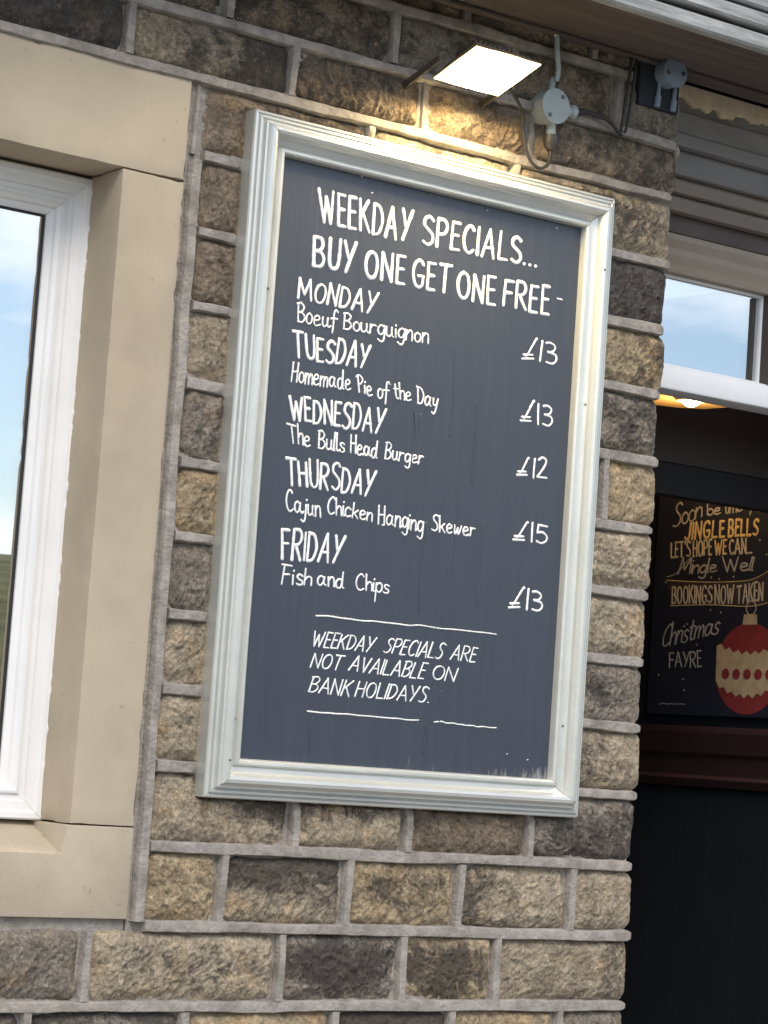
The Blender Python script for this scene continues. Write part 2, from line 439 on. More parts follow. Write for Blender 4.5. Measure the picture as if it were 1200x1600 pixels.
straps_h, straps_v = [], []              # (z, x0, x1, right_free) and (x, z0, z1)
MORT = 0.011
for k in range(len(JOINTS) - 1):
    z0, z1 = JOINTS[k], JOINTS[k + 1]
    runs = [(WL, WR)]
    in_sur = z0 >= 1.30 and z1 <= 2.745
    if in_sur: runs = [(WL, SUR_L - 0.03), (SUR_R + 0.033, WR)]
    for a, b in runs:
        ps = []
        if b == WR and z0 in PERPS: ps = list(PERPS[z0])
        elif in_sur and b == WR: ps = [-0.20, 0.12] if k % 2 else [-0.14, 0.2]
        if not in_sur:
            x = min(ps) if ps else WR - RNG.uniform(0.2, 0.33)
            if not ps: ps = [x]
            while x - 0.34 > WL:
                x -= RNG.uniform(0.24, 0.38); ps.append(x)
        ps = sorted(p for p in ps if a + 0.1 < p < b - 0.08)
        xs = [a] + ps + [b]
        n_known = len(PERPS.get(z0, []))
        for i in range(len(xs) - 1):
            s0, s1 = xs[i] + (MORT if i else 0.002), xs[i + 1] - (MORT if i < len(xs) - 2 else 0)
            idx = i - (len(xs) - 2 - n_known)
            look = LOOK.get((z0, idx)) or TOP_ROW.get((z0, idx))
            if in_sur and b == WR and look is None:
                if i == len(xs) - 2: look = RIGHT_COL.get(z0)
                if i == 0: look = LEFT_COL.get(z0)
            if look is None:
                look = (RNG.choice([DRK, BRN, GRY]), RNG.uniform(.3, .5), '') if z0 > 2.7 else (RNG.choice([TAN, BEI, BEI, GRY, BRN]), RNG.uniform(.1, .42), RNG.choice(['', 'c', 'r', 't']))
            hidden = in_sur and s0 > -0.36 and s1 < 0.36 and 1.53 < z0 < 2.65
            seen = z1 > 1.0 and z0 < 3.0 and s1 > -0.95
            step = 0.012 if hidden else (0.0023 if seen else 0.009)
            if in_sur and b == WR and i == 0 and z0 > 1.5: # only the strip left of the sign shows
                pass
            add_stone(s0, s1 if i < len(xs) - 2 or b != WR else WR + RNG.uniform(-.007, .004), z0 + MORT - .002, z1 - MORT + .002, look, step, right_end=(i == len(xs) - 2 and b == WR))
            if i: straps_v.append((xs[i], z0, z1))
        if k: straps_h.append((z0, a, b + (RNG.uniform(-.010, -.001) if b == WR else 0), b == WR))
# stones beyond the doorway, out of the picture
for k in range(len(JOINTS) - 1):
    z0, z1 = JOINTS[k], JOINTS[k + 1]
    xs = [1.62, 1.62 + RNG.uniform(.25, .4), 1.62 + RNG.uniform(.55, .7), 2.6]
    for i in range(3):
        add_stone(xs[i] + MORT, xs[i + 1] - MORT, z0 + MORT, z1 - MORT, (RNG.choice([TAN, BEI, GRY, BRN]), RNG.uniform(.1, .4), ''), 0.012)
        if i: straps_v.append((xs[i], z0, z1))
    if k: straps_h.append((z0, 1.6, 2.6, False))

# the wall carries on above the canopy, out of the picture
z0 = 3.34
while z0 < 5.0:
    z1 = z0 + RNG.uniform(.12, .14)
    straps_h.append((z0, WL, 2.6, False))
    x = WL
    while x < 2.55:
        x2 = min(2.6, x + RNG.uniform(.22, .38))
        if x2 > 2.45: x2 = 2.6
        add_stone(x + MORT, x2 - MORT, z0 + MORT, z1 - MORT, (RNG.choice([DRK, BRN, GRY, BEI]), RNG.uniform(.2, .45), ''), 0.018)
        if x2 < 2.6: straps_v.append((x2, z0, z1))
        x = x2
    z0 = z1
WTOP = z0
wall = thing('stone_wall', (-0.7, 0.0, 0.0), 'coursed rock-faced sandstone pub wall with raised grey pointing around the sign', 'wall')
me = bpy.data.meshes.new('stonework')
wo_ = Vector(wall.location)
me.from_pydata([(v[0] - wo_.x, v[1] - wo_.y, v[2] - wo_.z) for v in sv], [], sf)
ca_ = me.color_attributes.new('tone', 'FLOAT_COLOR', 'POINT')
ca_.data.foreach_set('color', [c for q in scol for c in q])
for p in me.polygons: p.use_smooth = True
me.materials.append(M_STONE)
so = bpy.data.objects.new('stonework', me); scene.collection.objects.link(so); so.parent = wall

# pointing: flat bed plus raised strap ribbons with slightly wandering edges
mb = MB()
def strap_h(z, a, b, free):
    n = max(3, int((b - a) / 0.012)); ph = RNG.uniform(0, 100)
    ring = []
    for i in range(n + 1):
        x = a + (b - a) * i / n
        q = Vector((x * 6, ph, z))
        c = z + noise.noise(q) * 0.0030 + noise.noise(q * 5) * 0.0006
        hw = 0.0092 + noise.noise(q + Vector((0, 9, 0))) * 0.0022 + noise.noise(q * 7) * 0.0012
        yf = -0.0160 + noise.noise(q * 2 + Vector((5, 5, 5))) * 0.002
        if free and i == n: hw *= 0.75; yf += 0.006
        elif free and i == n - 1: hw *= 1.0
        ring.append([(x, 0.004, c - hw - .002), (x, yf + .003, c - hw), (x, yf, c - hw + 0.0015), (x, yf - .0006, c), (x, yf, c + hw - 0.002), (x, yf + .004, c + hw), (x, 0.004, c + hw + .002)])
    ring = [[(x_, max(y_, behind(x_, z_)), z_) for x_, y_, z_ in r] for r in ring]
    vs = [p for r in ring for p in r]; m = 7
    fs = [(i * m + j, (i + 1) * m + j, (i + 1) * m + j + 1, i * m + j + 1) for i in range(n) for j in range(m - 1)]
    fs += [tuple(range(m)), tuple(n * m + j for j in reversed(range(m)))]
    mb.add(vs, fs)
def strap_v(x, z0, z1, w=0.0080, yb=-0.0150):
    n = max(4, int((z1 - z0) / 0.015)); ph = RNG.uniform(0, 100); lean = RNG.uniform(-.003, .003)
    vs = []
    for i in range(n + 1):
        z = z0 + (z1 - z0) * i / n
        q = Vector((ph, x, z * 8))
        c = x + noise.noise(q) * 0.003 + lean * (i / n - .5)
        hw = w + noise.noise(q + Vector((0, 9, 0))) * 0.0015
        yf = yb + noise.noise(q * 2 + Vector((5, 5, 5))) * 0.002
        vs += [(c - hw - .002, 0.004, z), (c - hw, yf + .004, z), (c - hw + .0015, yf, z), (c, yf - .0006, z), (c + hw - .0015, yf, z), (c + hw, yf + .004, z), (c + hw + .002, 0.004, z)]
    vs = [(x_, max(y_, behind(x_, z_)), z_) for x_, y_, z_ in vs]
    m = 7
    fs = [(i * m + j, i * m + j + 1, (i + 1) * m + j + 1, (i + 1) * m + j) for i in range(n) for j in range(m - 1)]
    mb.add(vs, fs)
for s in straps_h: strap_h(*s)
for x, z0, z1 in straps_v:
    if x in (-0.022, 0.235, 0.18): strap_v(x, z0 + 0.009, z1 - 0.009, .0045, -.006)      # thin, sunken joints by the lamp
    else: strap_v(x, z0 + 0.009, z1 - 0.009)
strap_v(SUR_R + 0.020, 1.309, 2.60, 0.0095, -0.016)
strap_v(SUR_R + 0.015, 2.61, 2.735, 0.005, -0.006)
# a blob of squeezed-out mortar on the corner near the upper box, and rough smears
mb.build('pointing', M_MORTAR, wall, smooth=50)
bl = MB()
def blob(c, r, sx=1, sz=1):
    vs, fs = [], []
    n, m = 12, 8
    for j in range(m + 1):
        for i in range(n):
            a, b = 2 * math.pi * i / n, math.pi * j / m
            p = Vector((math.cos(a) * math.sin(b) * sx, math.sin(a) * math.sin(b), math.cos(b) * sz))
            vs.append(Vector(c) + p * r * (1 + noise.noise(p * 2.3 + Vector(c) * 9) * .35))
    for j in range(m):
        for i in range(n):
            fs.append((j * n + i, j * n + (i + 1) % n, (j + 1) * n + (i + 1) % n, (j + 1) * n + i))
    bl.add(vs, fs)
blob((0.603, -0.008, 2.838), 0.008, .6, 1.7)
bl.build('mortar_drip', material("smeared_pale_mortar", (0.33, 0.28, 0.22), 0.95, var=.2, vscale=40, bump=.4, bscale=120), wall, smooth=60)
# body of the wall behind the stones (mortar bed)
cb = MB()
cb.box(SUR_R + 0.004, 0.588, 0.0, 0.42, 0.0, 3.4)
cb.box(WL, SUR_R, 0.0, 0.42, 0.0, SUR_B + .004)
cb.box(WL, SUR_R, 0.0, 0.42, SUR_T - .004, 3.4)
cb.box(WL, SUR_L - .004, 0.0, 0.42, SUR_B + .008, SUR_T - .008)
cb.box(1.6, 2.6, 0.0, 0.42, 0.0, 3.4)
cb.box(WL, 2.6, 0.0, 0.42, 3.4, WTOP)
cb.box(0.592, 1.596, 0.18, 0.40, 2.73, 3.4)
cb.build('mortar_bed', M_MORTAR, wall)

# dressed stone window surround, parts of the wall: lintel, two jambs, sill
YS = -0.011
def ashlar(name, mb_, mat, bev=0.0022):
    return mb_.build(name, mat, wall, bevel=bev, smooth=40)
def ashlar_box(name, x0, x1, y0, y1, z0, z1, mat):
    """dressed block with slightly uneven faces and chipped arrises"""
    bm = bmesh.new()
    bmesh.ops.create_cube(bm, size=1.0)
    S = (x1 - x0, y1 - y0, z1 - z0)
    for ax in range(3):
        n_ = max(2, min(90, int(S[ax] / .013)))
        es = [e for e in bm.edges if abs(e.verts[0].co[ax] - e.verts[1].co[ax]) > 1e-5]
        bmesh.ops.subdivide_edges(bm, edges=es, cuts=n_, use_grid_fill=True)
    off = Vector(wall.location)
    for v in bm.verts:
        on = [abs(abs(c) - .5) < 1e-4 for c in v.co]
        p = Vector((x0 + (v.co.x + .5) * S[0], y0 + (v.co.y + .5) * S[1], z0 + (v.co.z + .5) * S[2]))
        w_ = Vector((noise.noise(p * 22), noise.noise(p * 22 + Vector((9, 9, 9))), noise.noise(p * 22 + Vector((3, 5, 7))))) * .0006
        if sum(on) >= 2:
            k = .0011 + .0030 * max(0, noise.noise(p * 30) - .12) + .0060 * max(0, noise.noise(p * 55 + Vector((4, 4, 4))) - .35)
            for ax in range(3):
                if on[ax]: w_[ax] -= math.copysign(k, v.co[ax])
        v.co = p + w_ - off
    bmesh.ops.recalc_face_normals(bm, faces=bm.faces)
    me_ = bpy.data.meshes.new(name); bm.to_mesh(me_); bm.free()
    for p_ in me_.polygons: p_.use_smooth = True
    me_.set_sharp_from_angle(angle=math.radians(50)); me_.materials.append(mat)
    o_ = bpy.data.objects.new(name, me_); scene.collection.objects.link(o_); o_.parent = wall
    return o_
ashlar_box('window_lintel', SUR_L, SUR_R, YS, 0.16, 2.5592, 2.735, M_ASHLAR)
for xa, xb in ((-0.643, SUR_R), (SUR_L, -1.578)):
    ashlar_box('window_jamb', xa, xb, YS, 0.16, 1.4642, 2.5580, M_ASHLAR)
a = MB()
a.prism([(SUR_L, 1.312), (SUR_R, 1.312), (SUR_R, 1.4628), (-0.648, 1.4628), (-0.655, 1.416), (-1.573, 1.416), (-1.580, 1.4628), (SUR_L, 1.4628)], 'y', YS, 0.16)
ashlar('window_sill', a, M_SILL, 0.0025)
a = MB()
a.add([(-1.577, YS + .003, 1.4150), (-.651, YS + .003, 1.4150), (-.645, .118, 1.4615), (-1.583, .118, 1.4615), (-1.577, .118, 1.41), (-.651, .118, 1.41),
       (-.640, YS + .001, 1.4625), (-.640, .118, 1.4625), (-1.588, YS + .001, 1.4625), (-1.588, .118, 1.4625)],
      [(0, 1, 2, 3), (1, 6, 7, 2), (0, 3, 9, 8), (3, 2, 5, 4), (0, 4, 5, 1)])
ashlar('sill_weathering', a, M_SILL, 0)

# ------------------------------------------------------------------ window
win = thing('sash_window', (-1.11, 0.1, 1.46), 'white painted window with blue sky reflected in its glass, set in pale stone', 'window')
def ring(x0, x1, z0, z1, prof, gap=0.0, seg=1, wob=0.0):
    """four mitred rails; prof = [(inset, y)] from outer edge inwards. returns four MBs"""
    out = []
    ph = 0
    for side in range(4):
        m_ = MB(); vs = []; n = seg
        for i in range(n + 1):
            f = i / n
            for (t, y) in prof:
                if side == 0: a_, b_ = (x0 + t + gap, z0 + t), (x1 - t - gap, z0 + t)
                elif side == 1: a_, b_ = (x1 - t, z0 + t + gap), (x1 - t, z1 - t - gap)
                elif side == 2: a_, b_ = (x1 - t - gap, z1 - t), (x0 + t + gap, z1 - t)
                else: a_, b_ = (x0 + t, z1 - t - gap), (x0 + t, z0 + t + gap)
                X, Z = a_[0] + (b_[0] - a_[0]) * f, a_[1] + (b_[1] - a_[1]) * f
                yy = y
                if wob and y < prof[0][1] - .004:
                    yy += noise.noise(Vector((X * 7, side * 5 + t * 20, Z * 7))) * wob
                vs.append((X, yy, Z))
        k = len(prof)
        fs = [(i * k + j, (i + 1) * k + j, (i + 1) * k + j + 1, i * k + j + 1) for i in range(n) for j in range(k - 1)]
        fs += [tuple(range(k)), tuple(n * k + j for j in reversed(range(k)))]
        m_.add(vs, fs); out.append(m_)
    return out
wp = [(0, .16), (0, .093), (.003, .090), (.012, .0915), (.016, .097), (.030, .100), (.032, .106), (.041, .107), (.043, .103), (.047, .1025), (.050, .108), (.056, .112), (.059, .118), (.065, .120), (.069, .124), (.069, .16)]
for m_ in ring(-1.575, -0.638, 1.4635, 2.5535, wp, 0.0003, 24, 0.0016):
    m_.build('window_frame', M_WINPAINT, win, smooth=28)
g = MB()
for m_ in ring(-1.506, -0.7065, 1.532, 2.485, [(-.002, .15), (-.002, .128), (.0045, .1285), (.0045, .15)], 0): g.add(m_.v, m_.f)
g.build('gasket', M_BLACK, win)
g = MB(); g.box(-1.5075, -0.7055, 0.131, 0.137, 1.5305, 2.4865); g.build('pane', M_GLASS, win)
# putty ridge of thick cracked paint along the outer edge
pt = MB()
for i in range(34):
    z = 1.475 + i * 0.0315
    if RNG.random() < .72:
        pts = [(-0.6405 + RNG.uniform(-.001, .0006), 0.0905 + RNG.uniform(-.0015, .0015), z + j * .0075) for j in range(5)]
        pt.tube(pts, [.0008, .003, .0036, .0028, .0008], 7)
pt.build('paint_ridge', M_WINPAINT, win, smooth=60)

# room behind the glass
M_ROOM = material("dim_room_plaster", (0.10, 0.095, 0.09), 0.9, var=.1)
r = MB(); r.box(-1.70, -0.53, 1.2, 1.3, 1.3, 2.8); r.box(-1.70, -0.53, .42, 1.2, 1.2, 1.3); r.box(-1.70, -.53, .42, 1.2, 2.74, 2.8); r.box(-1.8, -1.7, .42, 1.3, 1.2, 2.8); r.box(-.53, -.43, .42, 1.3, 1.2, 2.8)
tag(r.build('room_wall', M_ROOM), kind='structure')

# ------------------------------------------------------------------ menu sign
SX0, SX1, SZ0, SZ1 = -0.403, 0.430, 1.520, 2.7075
sign = thing('menu_sign', (0.011, 0.0, SZ0), 'blue-black weekday specials menu board in a moulded off-white frame, hand lettered in white', 'sign')
fp = [(0, 0.002), (0, -.030), (.0018, -.0335), (.0050, -.0345), (.0064, -.0312), (.0078, -.0322), (.0095, -.0375), (.0130, -.0385), (.0148, -.0350), (.0165, -.0365), (.0185, -.0435),
      (.0222, -.0445), (.0238, -.0480), (.0275, -.0525), (.0330, -.0538), (.0380, -.0510), (.0415, -.0440), (.0432, -.0405), (.0440, -.0370), (.0480, -.0330), (.0525, -.0298), (.0558, -.0285),
      (.0570, -.0320), (.0600, -.0352), (.0640, -.0350), (.0672, -.0320), (.0690, -.0270), (.0690, -.006)]
rails = ring(SX0, SX1, SZ0, SZ1, fp, 0.0005, 60, 0.0011)
for m_ in rails: m_.build('frame_rail', M_FRAME, sign, smooth=24)
b = MB(); b.box(SX0 + .06, SX1 - .06, -0.018, -0.004, SZ0 + .06, SZ1 - .06)
board = b.build('board', M_BOARD, sign)
# nail heads and knots in the frame
M_NAIL = material("rusty_nail", (0.10, 0.07, 0.05), .6)
for x, z in ((-0.352, 1.655), (0.380, 1.690), (0.384, 2.30), (-0.37, 1.585), (-0.35, 2.40), (-.356, 2.02), (0.405, 1.55), (0.396, 2.56)):
    t_ = min(x - SX0, SX1 - x)
    ys_ = next(y0 + (y1 - y0) * (t_ - a0) / max(1e-6, a1 - a0) for (a0, y0), (a1, y1) in zip(fp[:-1], fp[1:]) if a0 <= t_ <= a1 and a1 > a0)
    nh = MB(); nh.tube([(x, ys_ - .0016, z), (x, ys_ + .003, z)], .0019, 8); nh.build('nail', M_NAIL, sign)

# hand lettering: brush strokes laid on the board
UP = {'A': "0,0 .26,1 .5,0|.08,.34 .43,.34", 'B': "0,0 .01,1|~0,1 .27,.99 .36,.78 .25,.57 .02,.52|~.02,.53 .3,.5 .42,.27 .3,.03 0,0",
      'C': "~.42,.86 .28,1 .1,.85 .02,.5 .1,.14 .27,0 .43,.13", 'D': "0,0 .01,1|~0,1 .27,.93 .42,.5 .27,.07 0,0", 'E': "0,0 .01,1|0,1 .30,1|0,.53 .26,.54|0,0 .31,.01",
      'F': "0,0 .01,1|0,1 .35,1|0,.53 .3,.54", 'G': "~.44,.84 .3,1 .1,.86 .02,.5 .1,.12 .27,0 .42,.1 .45,.4|.25,.42 .47,.42", 'H': "0,0 0,1|.4,0 .4,1|0,.52 .4,.54", 'I': "0,0 0,1",
      'J': "~.3,1 .3,.3 .24,.05 .1,0 0,.12", 'K': "0,0 0,1|.38,1 .02,.45|.12,.57 .42,0", 'L': "0,1 0,0|0,0 .34,.01", 'M': "0,0 .07,1|.07,1 .3,.25|.3,.25 .55,1|.55,1 .62,0",
      'N': "0,0 0,1|0,1 .4,0|.4,0 .41,1", 'O': "~.24,1 .08,.88 0,.5 .08,.12 .24,0 .4,.12 .47,.5 .4,.88 .24,1", 'P': "0,0 0,1|~0,1 .28,.98 .39,.75 .28,.5 0,.45",
      'R': "0,0 0,1|~0,1 .28,.98 .39,.77 .28,.54 0,.48|.14,.48 .42,0", 'S': "~.4,.88 .25,1 .07,.9 .05,.68 .22,.53 .39,.37 .4,.14 .22,0 .02,.1", 'T': "0,1 .48,1|.24,1 .23,0",
      'U': "~0,1 .01,.3 .08,.06 .21,0 .34,.07 .4,.3 .41,1", 'V': "0,1 .2,0|.2,0 .42,1", 'W': "0,1 .15,0|.15,0 .31,.8|.31,.8 .46,0|.46,0 .64,1", 'Y': "0,1 .2,.46|.45,1 .13,0",
      '.': "0,.02 .03,.02", "'": ".03,1 0,.8", ',': ".03,.05 -.02,-.1",
      '1': ".02,1 0,0", '2': "~0,.85 .15,1 .31,.88 .26,.55 0,.02|0,.02 .4,.02", '3': "~.02,.95 .2,1.0 .36,.86 .3,.62 .1,.54|~.08,.54 .36,.46 .41,.2 .26,.0 .03,.05",
      '5': "0,1 .34,1|.02,1 0,.56|~0,.56 .2,.62 .37,.42 .35,.15 .18,0 0,.08", '~': "~.50,1 .46,.98 .16,.2 .06,.22|.02,.2 .36,.25|-.02,.02 .40,.08"}
LO = {'a': "~.36,.44 .2,.56 .04,.4 .03,.13 .15,.0 .29,.14 .37,.5|~.37,.52 .35,.14 .47,.03", 'b': "~0,1 .0,.1|~.0,.14 .15,0 .3,.12 .32,.4 .18,.56 .02,.4", 'c': "~.34,.46 .2,.56 .05,.42 .03,.14 .16,0 .36,.1",
      'd': "~.36,.42 .2,.56 .04,.4 .03,.12 .15,0 .3,.14 .38,1|~.38,1 .36,.12 .44,.03", 'e': "~.04,.27 .3,.36 .28,.53 .14,.55 .03,.36 .06,.08 .2,0 .38,.1", 'f': "~.36,.9 .27,1 .17,.85 .14,.2 .1,-.25|.0,.5 .34,.54",
      'g': "~.36,.44 .2,.56 .04,.4 .04,.13 .16,.02 .3,.16 .36,.52|~.36,.54 .33,-.2 .2,-.38 .02,-.26", 'h': "0,1 0,0|~0,.3 .14,.53 .27,.5 .3,.3 .3,0", 'i': "0,.54 .0,.02|.02,.76 .03,.8", 'j': "~.16,.54 .14,-.2 .04,-.38 -.1,-.28|.17,.76 .18,.8",
      'k': "0,1 0,0|.3,.54 .02,.24|.1,.32 .32,0", 'l': "~.01,1 .0,.12 .06,0", 'm': "0,.54 0,0|~0,.3 .12,.53 .22,.48 .24,0|~.24,.3 .36,.53 .46,.48 .49,0", 'n': "0,.54 0,0|~0,.3 .14,.54 .27,.5 .3,.28 .31,.0",
      'o': "~.17,.56 .04,.42 .03,.14 .16,0 .3,.12 .31,.42 .17,.56", 'p': "0,.54 -.02,-.58|~0,.4 .14,.56 .28,.48 .29,.16 .15,.0 .0,.12", 'r': "0,.54 0,0|~0,.3 .12,.52 .26,.5", 's': "~.28,.48 .16,.56 .04,.46 .12,.3 .26,.2 .24,.04 .1,0 0,.06",
      't': "~.12,.9 .1,.15 .2,.0 .28,.05|0,.6 .28,.64", 'u': "~0,.54 .01,.14 .12,0 .26,.14|~.28,.54 .28,.12 .36,.02", 'w': "~0,.54 .05,.1 .12,.0 .22,.4|~.22,.4 .26,.02 .34,.04 .42,.54", 'y': "~0,.54 .03,.2 .14,.12 .28,.24|~.31,.54 .26,-.15 .14,-.4 .0,-.3"}
FISH = {'T': "0,1 .5,.97|.26,.97 .22,0", 'F': "0,.98 .42,1.0|.12,1 .06,0|.08,.5 .36,.54", 'P': ".08,1 .06,0|~-.02,.9 .2,1.02 .38,.82 .26,.55 .08,.48", 'B': ".04,.98 .02,0|~-.02,.94 .2,1 .34,.8 .22,.56 .05,.5|~.05,.52 .28,.48 .38,.25 .24,.02 .0,.02",
        'D': ".06,.96 .03,.02|~-.02,.96 .28,.9 .44,.5 .28,.06 .0,.0", 'H': ".02,.98 .0,0|.38,1 .36,0|.0,.5 .4,.55", 'C': "~.4,.86 .28,1 .1,.82 .02,.45 .1,.1 .26,.0 .42,.12", 'S': "~.36,.9 .22,1 .06,.86 .1,.66 .28,.46 .34,.2 .2,.02 .0,.08"}
FOOT_D = {'D': "0,0 .02,1|~-.04,1 .26,.97 .42,.6 .28,.14 -.02,.0", 'B': "0,0 .02,1|~-.05,.97 .24,1.02 .36,.8 .22,.56 .02,.52|~.02,.53 .3,.48 .38,.24 .2,.0 -.03,.02", 'S': "~.4,.9 .2,1 .07,.86 .12,.66 .34,.4 .3,.1 .14,.0 .0,.08"}
ADV = {'~': .70, '.': .12, "'": .14, '1': .1, 'I': .14, 'i': .12, 'l': .15, 'j': .26, ' ': .3}

def smooth_pts(p, closed=False):
    if len(p) < 3: return p
    out = []
    for i in range(len(p) - 1):
        p0, p1, p2, p3 = p[max(i - 1, 0)], p[i], p[i + 1], p[min(i + 2, len(p) - 1)]
        for k in range(7):
            t = k / 7
            out.append(tuple(0.5 * (2 * p1[d] + (p2[d] - p0[d]) * t + (2 * p0[d] - 5 * p1[d] + 4 * p2[d] - p3[d]) * t * t + (3 * p1[d] - p0[d] - 3 * p2[d] + p3[d]) * t ** 3) for d in (0, 1)))
    out.append(p[-1])
    return out

def layout(text, style):
    """word -> list of strokes (points in unit space) and total width"""
    x = 0.0; res = []
    gap = {'head': .20, 'day': .17, 'dish': .10, 'price': .16, 'foot': .13, 'caps': .17, 'gold': .20, 'thin': .12, 'script': .05}.get(style, .12)
    for i, ch in enumerate(text):
        if ch in LO: gl = LO[ch]
        elif style in ('dish', 'script') and ch in FISH: gl = FISH[ch]
        elif style == 'foot' and ch in FOOT_D: gl = FOOT_D[ch]
        else: gl = UP[ch]
        strokes = []
        wmax = 0; wmin = 0
        k_ = 1.0 if style in ('head', 'foot', 'caps', 'gold') else 1.9
        jx, jr, jh = RNG.uniform(-.014, .014), RNG.uniform(-.035, .035) * k_, 1 + RNG.uniform(-.038, .038) * k_
        jy = RNG.uniform(-.02, .02) * k_
        for s in gl.split('|'):
            sm = s.startswith('~')
            pts = [tuple(float(c) for c in q.split(',')) for q in s.lstrip('~').split()]
            if not (style == 'price' and ch == '~'):
                wmax = max(wmax, max(p[0] for p in pts)); wmin = min(wmin, min(p[0] for p in pts))
            else: wmax = .52
            if sm: strokes.append(smooth_pts(pts))
            else:
                for a_, b_ in zip(pts[:-1], pts[1:]):
                    mid = ((a_[0] + b_[0]) / 2 + RNG.uniform(-.008, .008), (a_[1] + b_[1]) / 2)
                    strokes.append(smooth_pts([a_, mid, b_]))
        for st in strokes:
            res.append([(x + px + jx + jr * (py - .4), py * jh + jy) for px, py in st])
        w = wmax
        if style == 'dish' and ch in LO and i < len(text) - 1 and text[i + 1] in LO and ch in 'aenhmucidlkt' and RNG.random() < .55:
            res.append(smooth_pts([(x + w - .02, .05), (x + w + .05, .02), (x + w + gap + .02, .12)]))
        x += w + gap
    return res, x - gap

def ribbon(mb_, pts, width, to3, h=0.0005, taper=True):
    """flat brush stroke: half-round ribbon along pts (2-D, metres) mapped to the surface by to3(u, v, height)"""
    P = [Vector(p) for p in pts]
    # resample evenly
    L = [0]
    for a_, b_ in zip(P[:-1], P[1:]): L.append(L[-1] + (b_ - a_).length)
    tot = L[-1]
    if tot < 1e-6: return
    n = max(2, int(tot / (width * .55)))
    R = []
    j = 0
    for i in range(n + 1):
        d = tot * i / n
        while j < len(L) - 2 and L[j + 1] < d: j += 1
        f = (d - L[j]) / max(1e-9, L[j + 1] - L[j])
        R.append(P[j].lerp(P[j + 1], min(1, f)))
    t0 = (R[1] - R[0]).normalized(); t1 = (R[-1] - R[-2]).normalized()
    st = [(R[0] - t0 * width * .42, .30), (R[0] - t0 * width * .28, .72)] + [(p, 1.0) for p in R] + [(R[-1] + t1 * width * .28, .72), (R[-1] + t1 * width * .42, .30)]
    ph = RNG.uniform(0, 99); wv = RNG.uniform(.88, 1.12); hh = h * RNG.uniform(.8, 1.25)
    vs = []
    for i, (p, k) in enumerate(st):
        a_ = st[max(i - 1, 0)][0]; b_ = st[min(i + 1, len(st) - 1)][0]
        t = (b_ - a_); t = t.normalized() if t.length > 1e-9 else t0
        nn = Vector((-t.y, t.x))
        w = width * wv * .5 * k * (1 + noise.noise(Vector((ph, i * .45, 0))) * .24) * (1.10 - .22 * i / len(st))
        for s_, q in ((-1, 0), (-.72, .8), (0, 1), (.72, .8), (1, 0)):
            u = p + nn * w * s_
            vs.append(to3(u.x, u.y, hh * q * (0.5 + .5 * k) if q else -0.0002))
    m = 5
    fs = [(i * m + j, (i + 1) * m + j, (i + 1) * m + j + 1, i * m + j + 1) for i in range(len(st) - 1) for j in range(m - 1)]
    mb_.add(vs, fs)

def write(mb_, style, text, quad, to3, width, h=0.0012):
    TL, TR, BR, BL = [Vector(q) for q in quad]
    if text == '_':
        a_, b_ = (TL + BL) / 2, (TR + BR) / 2
        n = 16
        pts = [a_.lerp(b_, i / n) + Vector((0, noise.noise(Vector((i * 1.7, a_.x * 40, a_.y * 9))) * .0022)) for i in range(n + 1)]
        ribbon(mb_, smooth_pts([tuple(p) for p in pts]), width, to3, h); return
    st, W = layout(text, style)
    for s in st:
        pts = []
        for (x, y) in s:
            f = x / W if W > 1e-6 else 0
            top = TL.lerp(TR, f); bot = BL.lerp(BR, f)
            pts.append(tuple(bot + (top - bot) * y))
        ribbon(mb_, pts, width, to3, h)

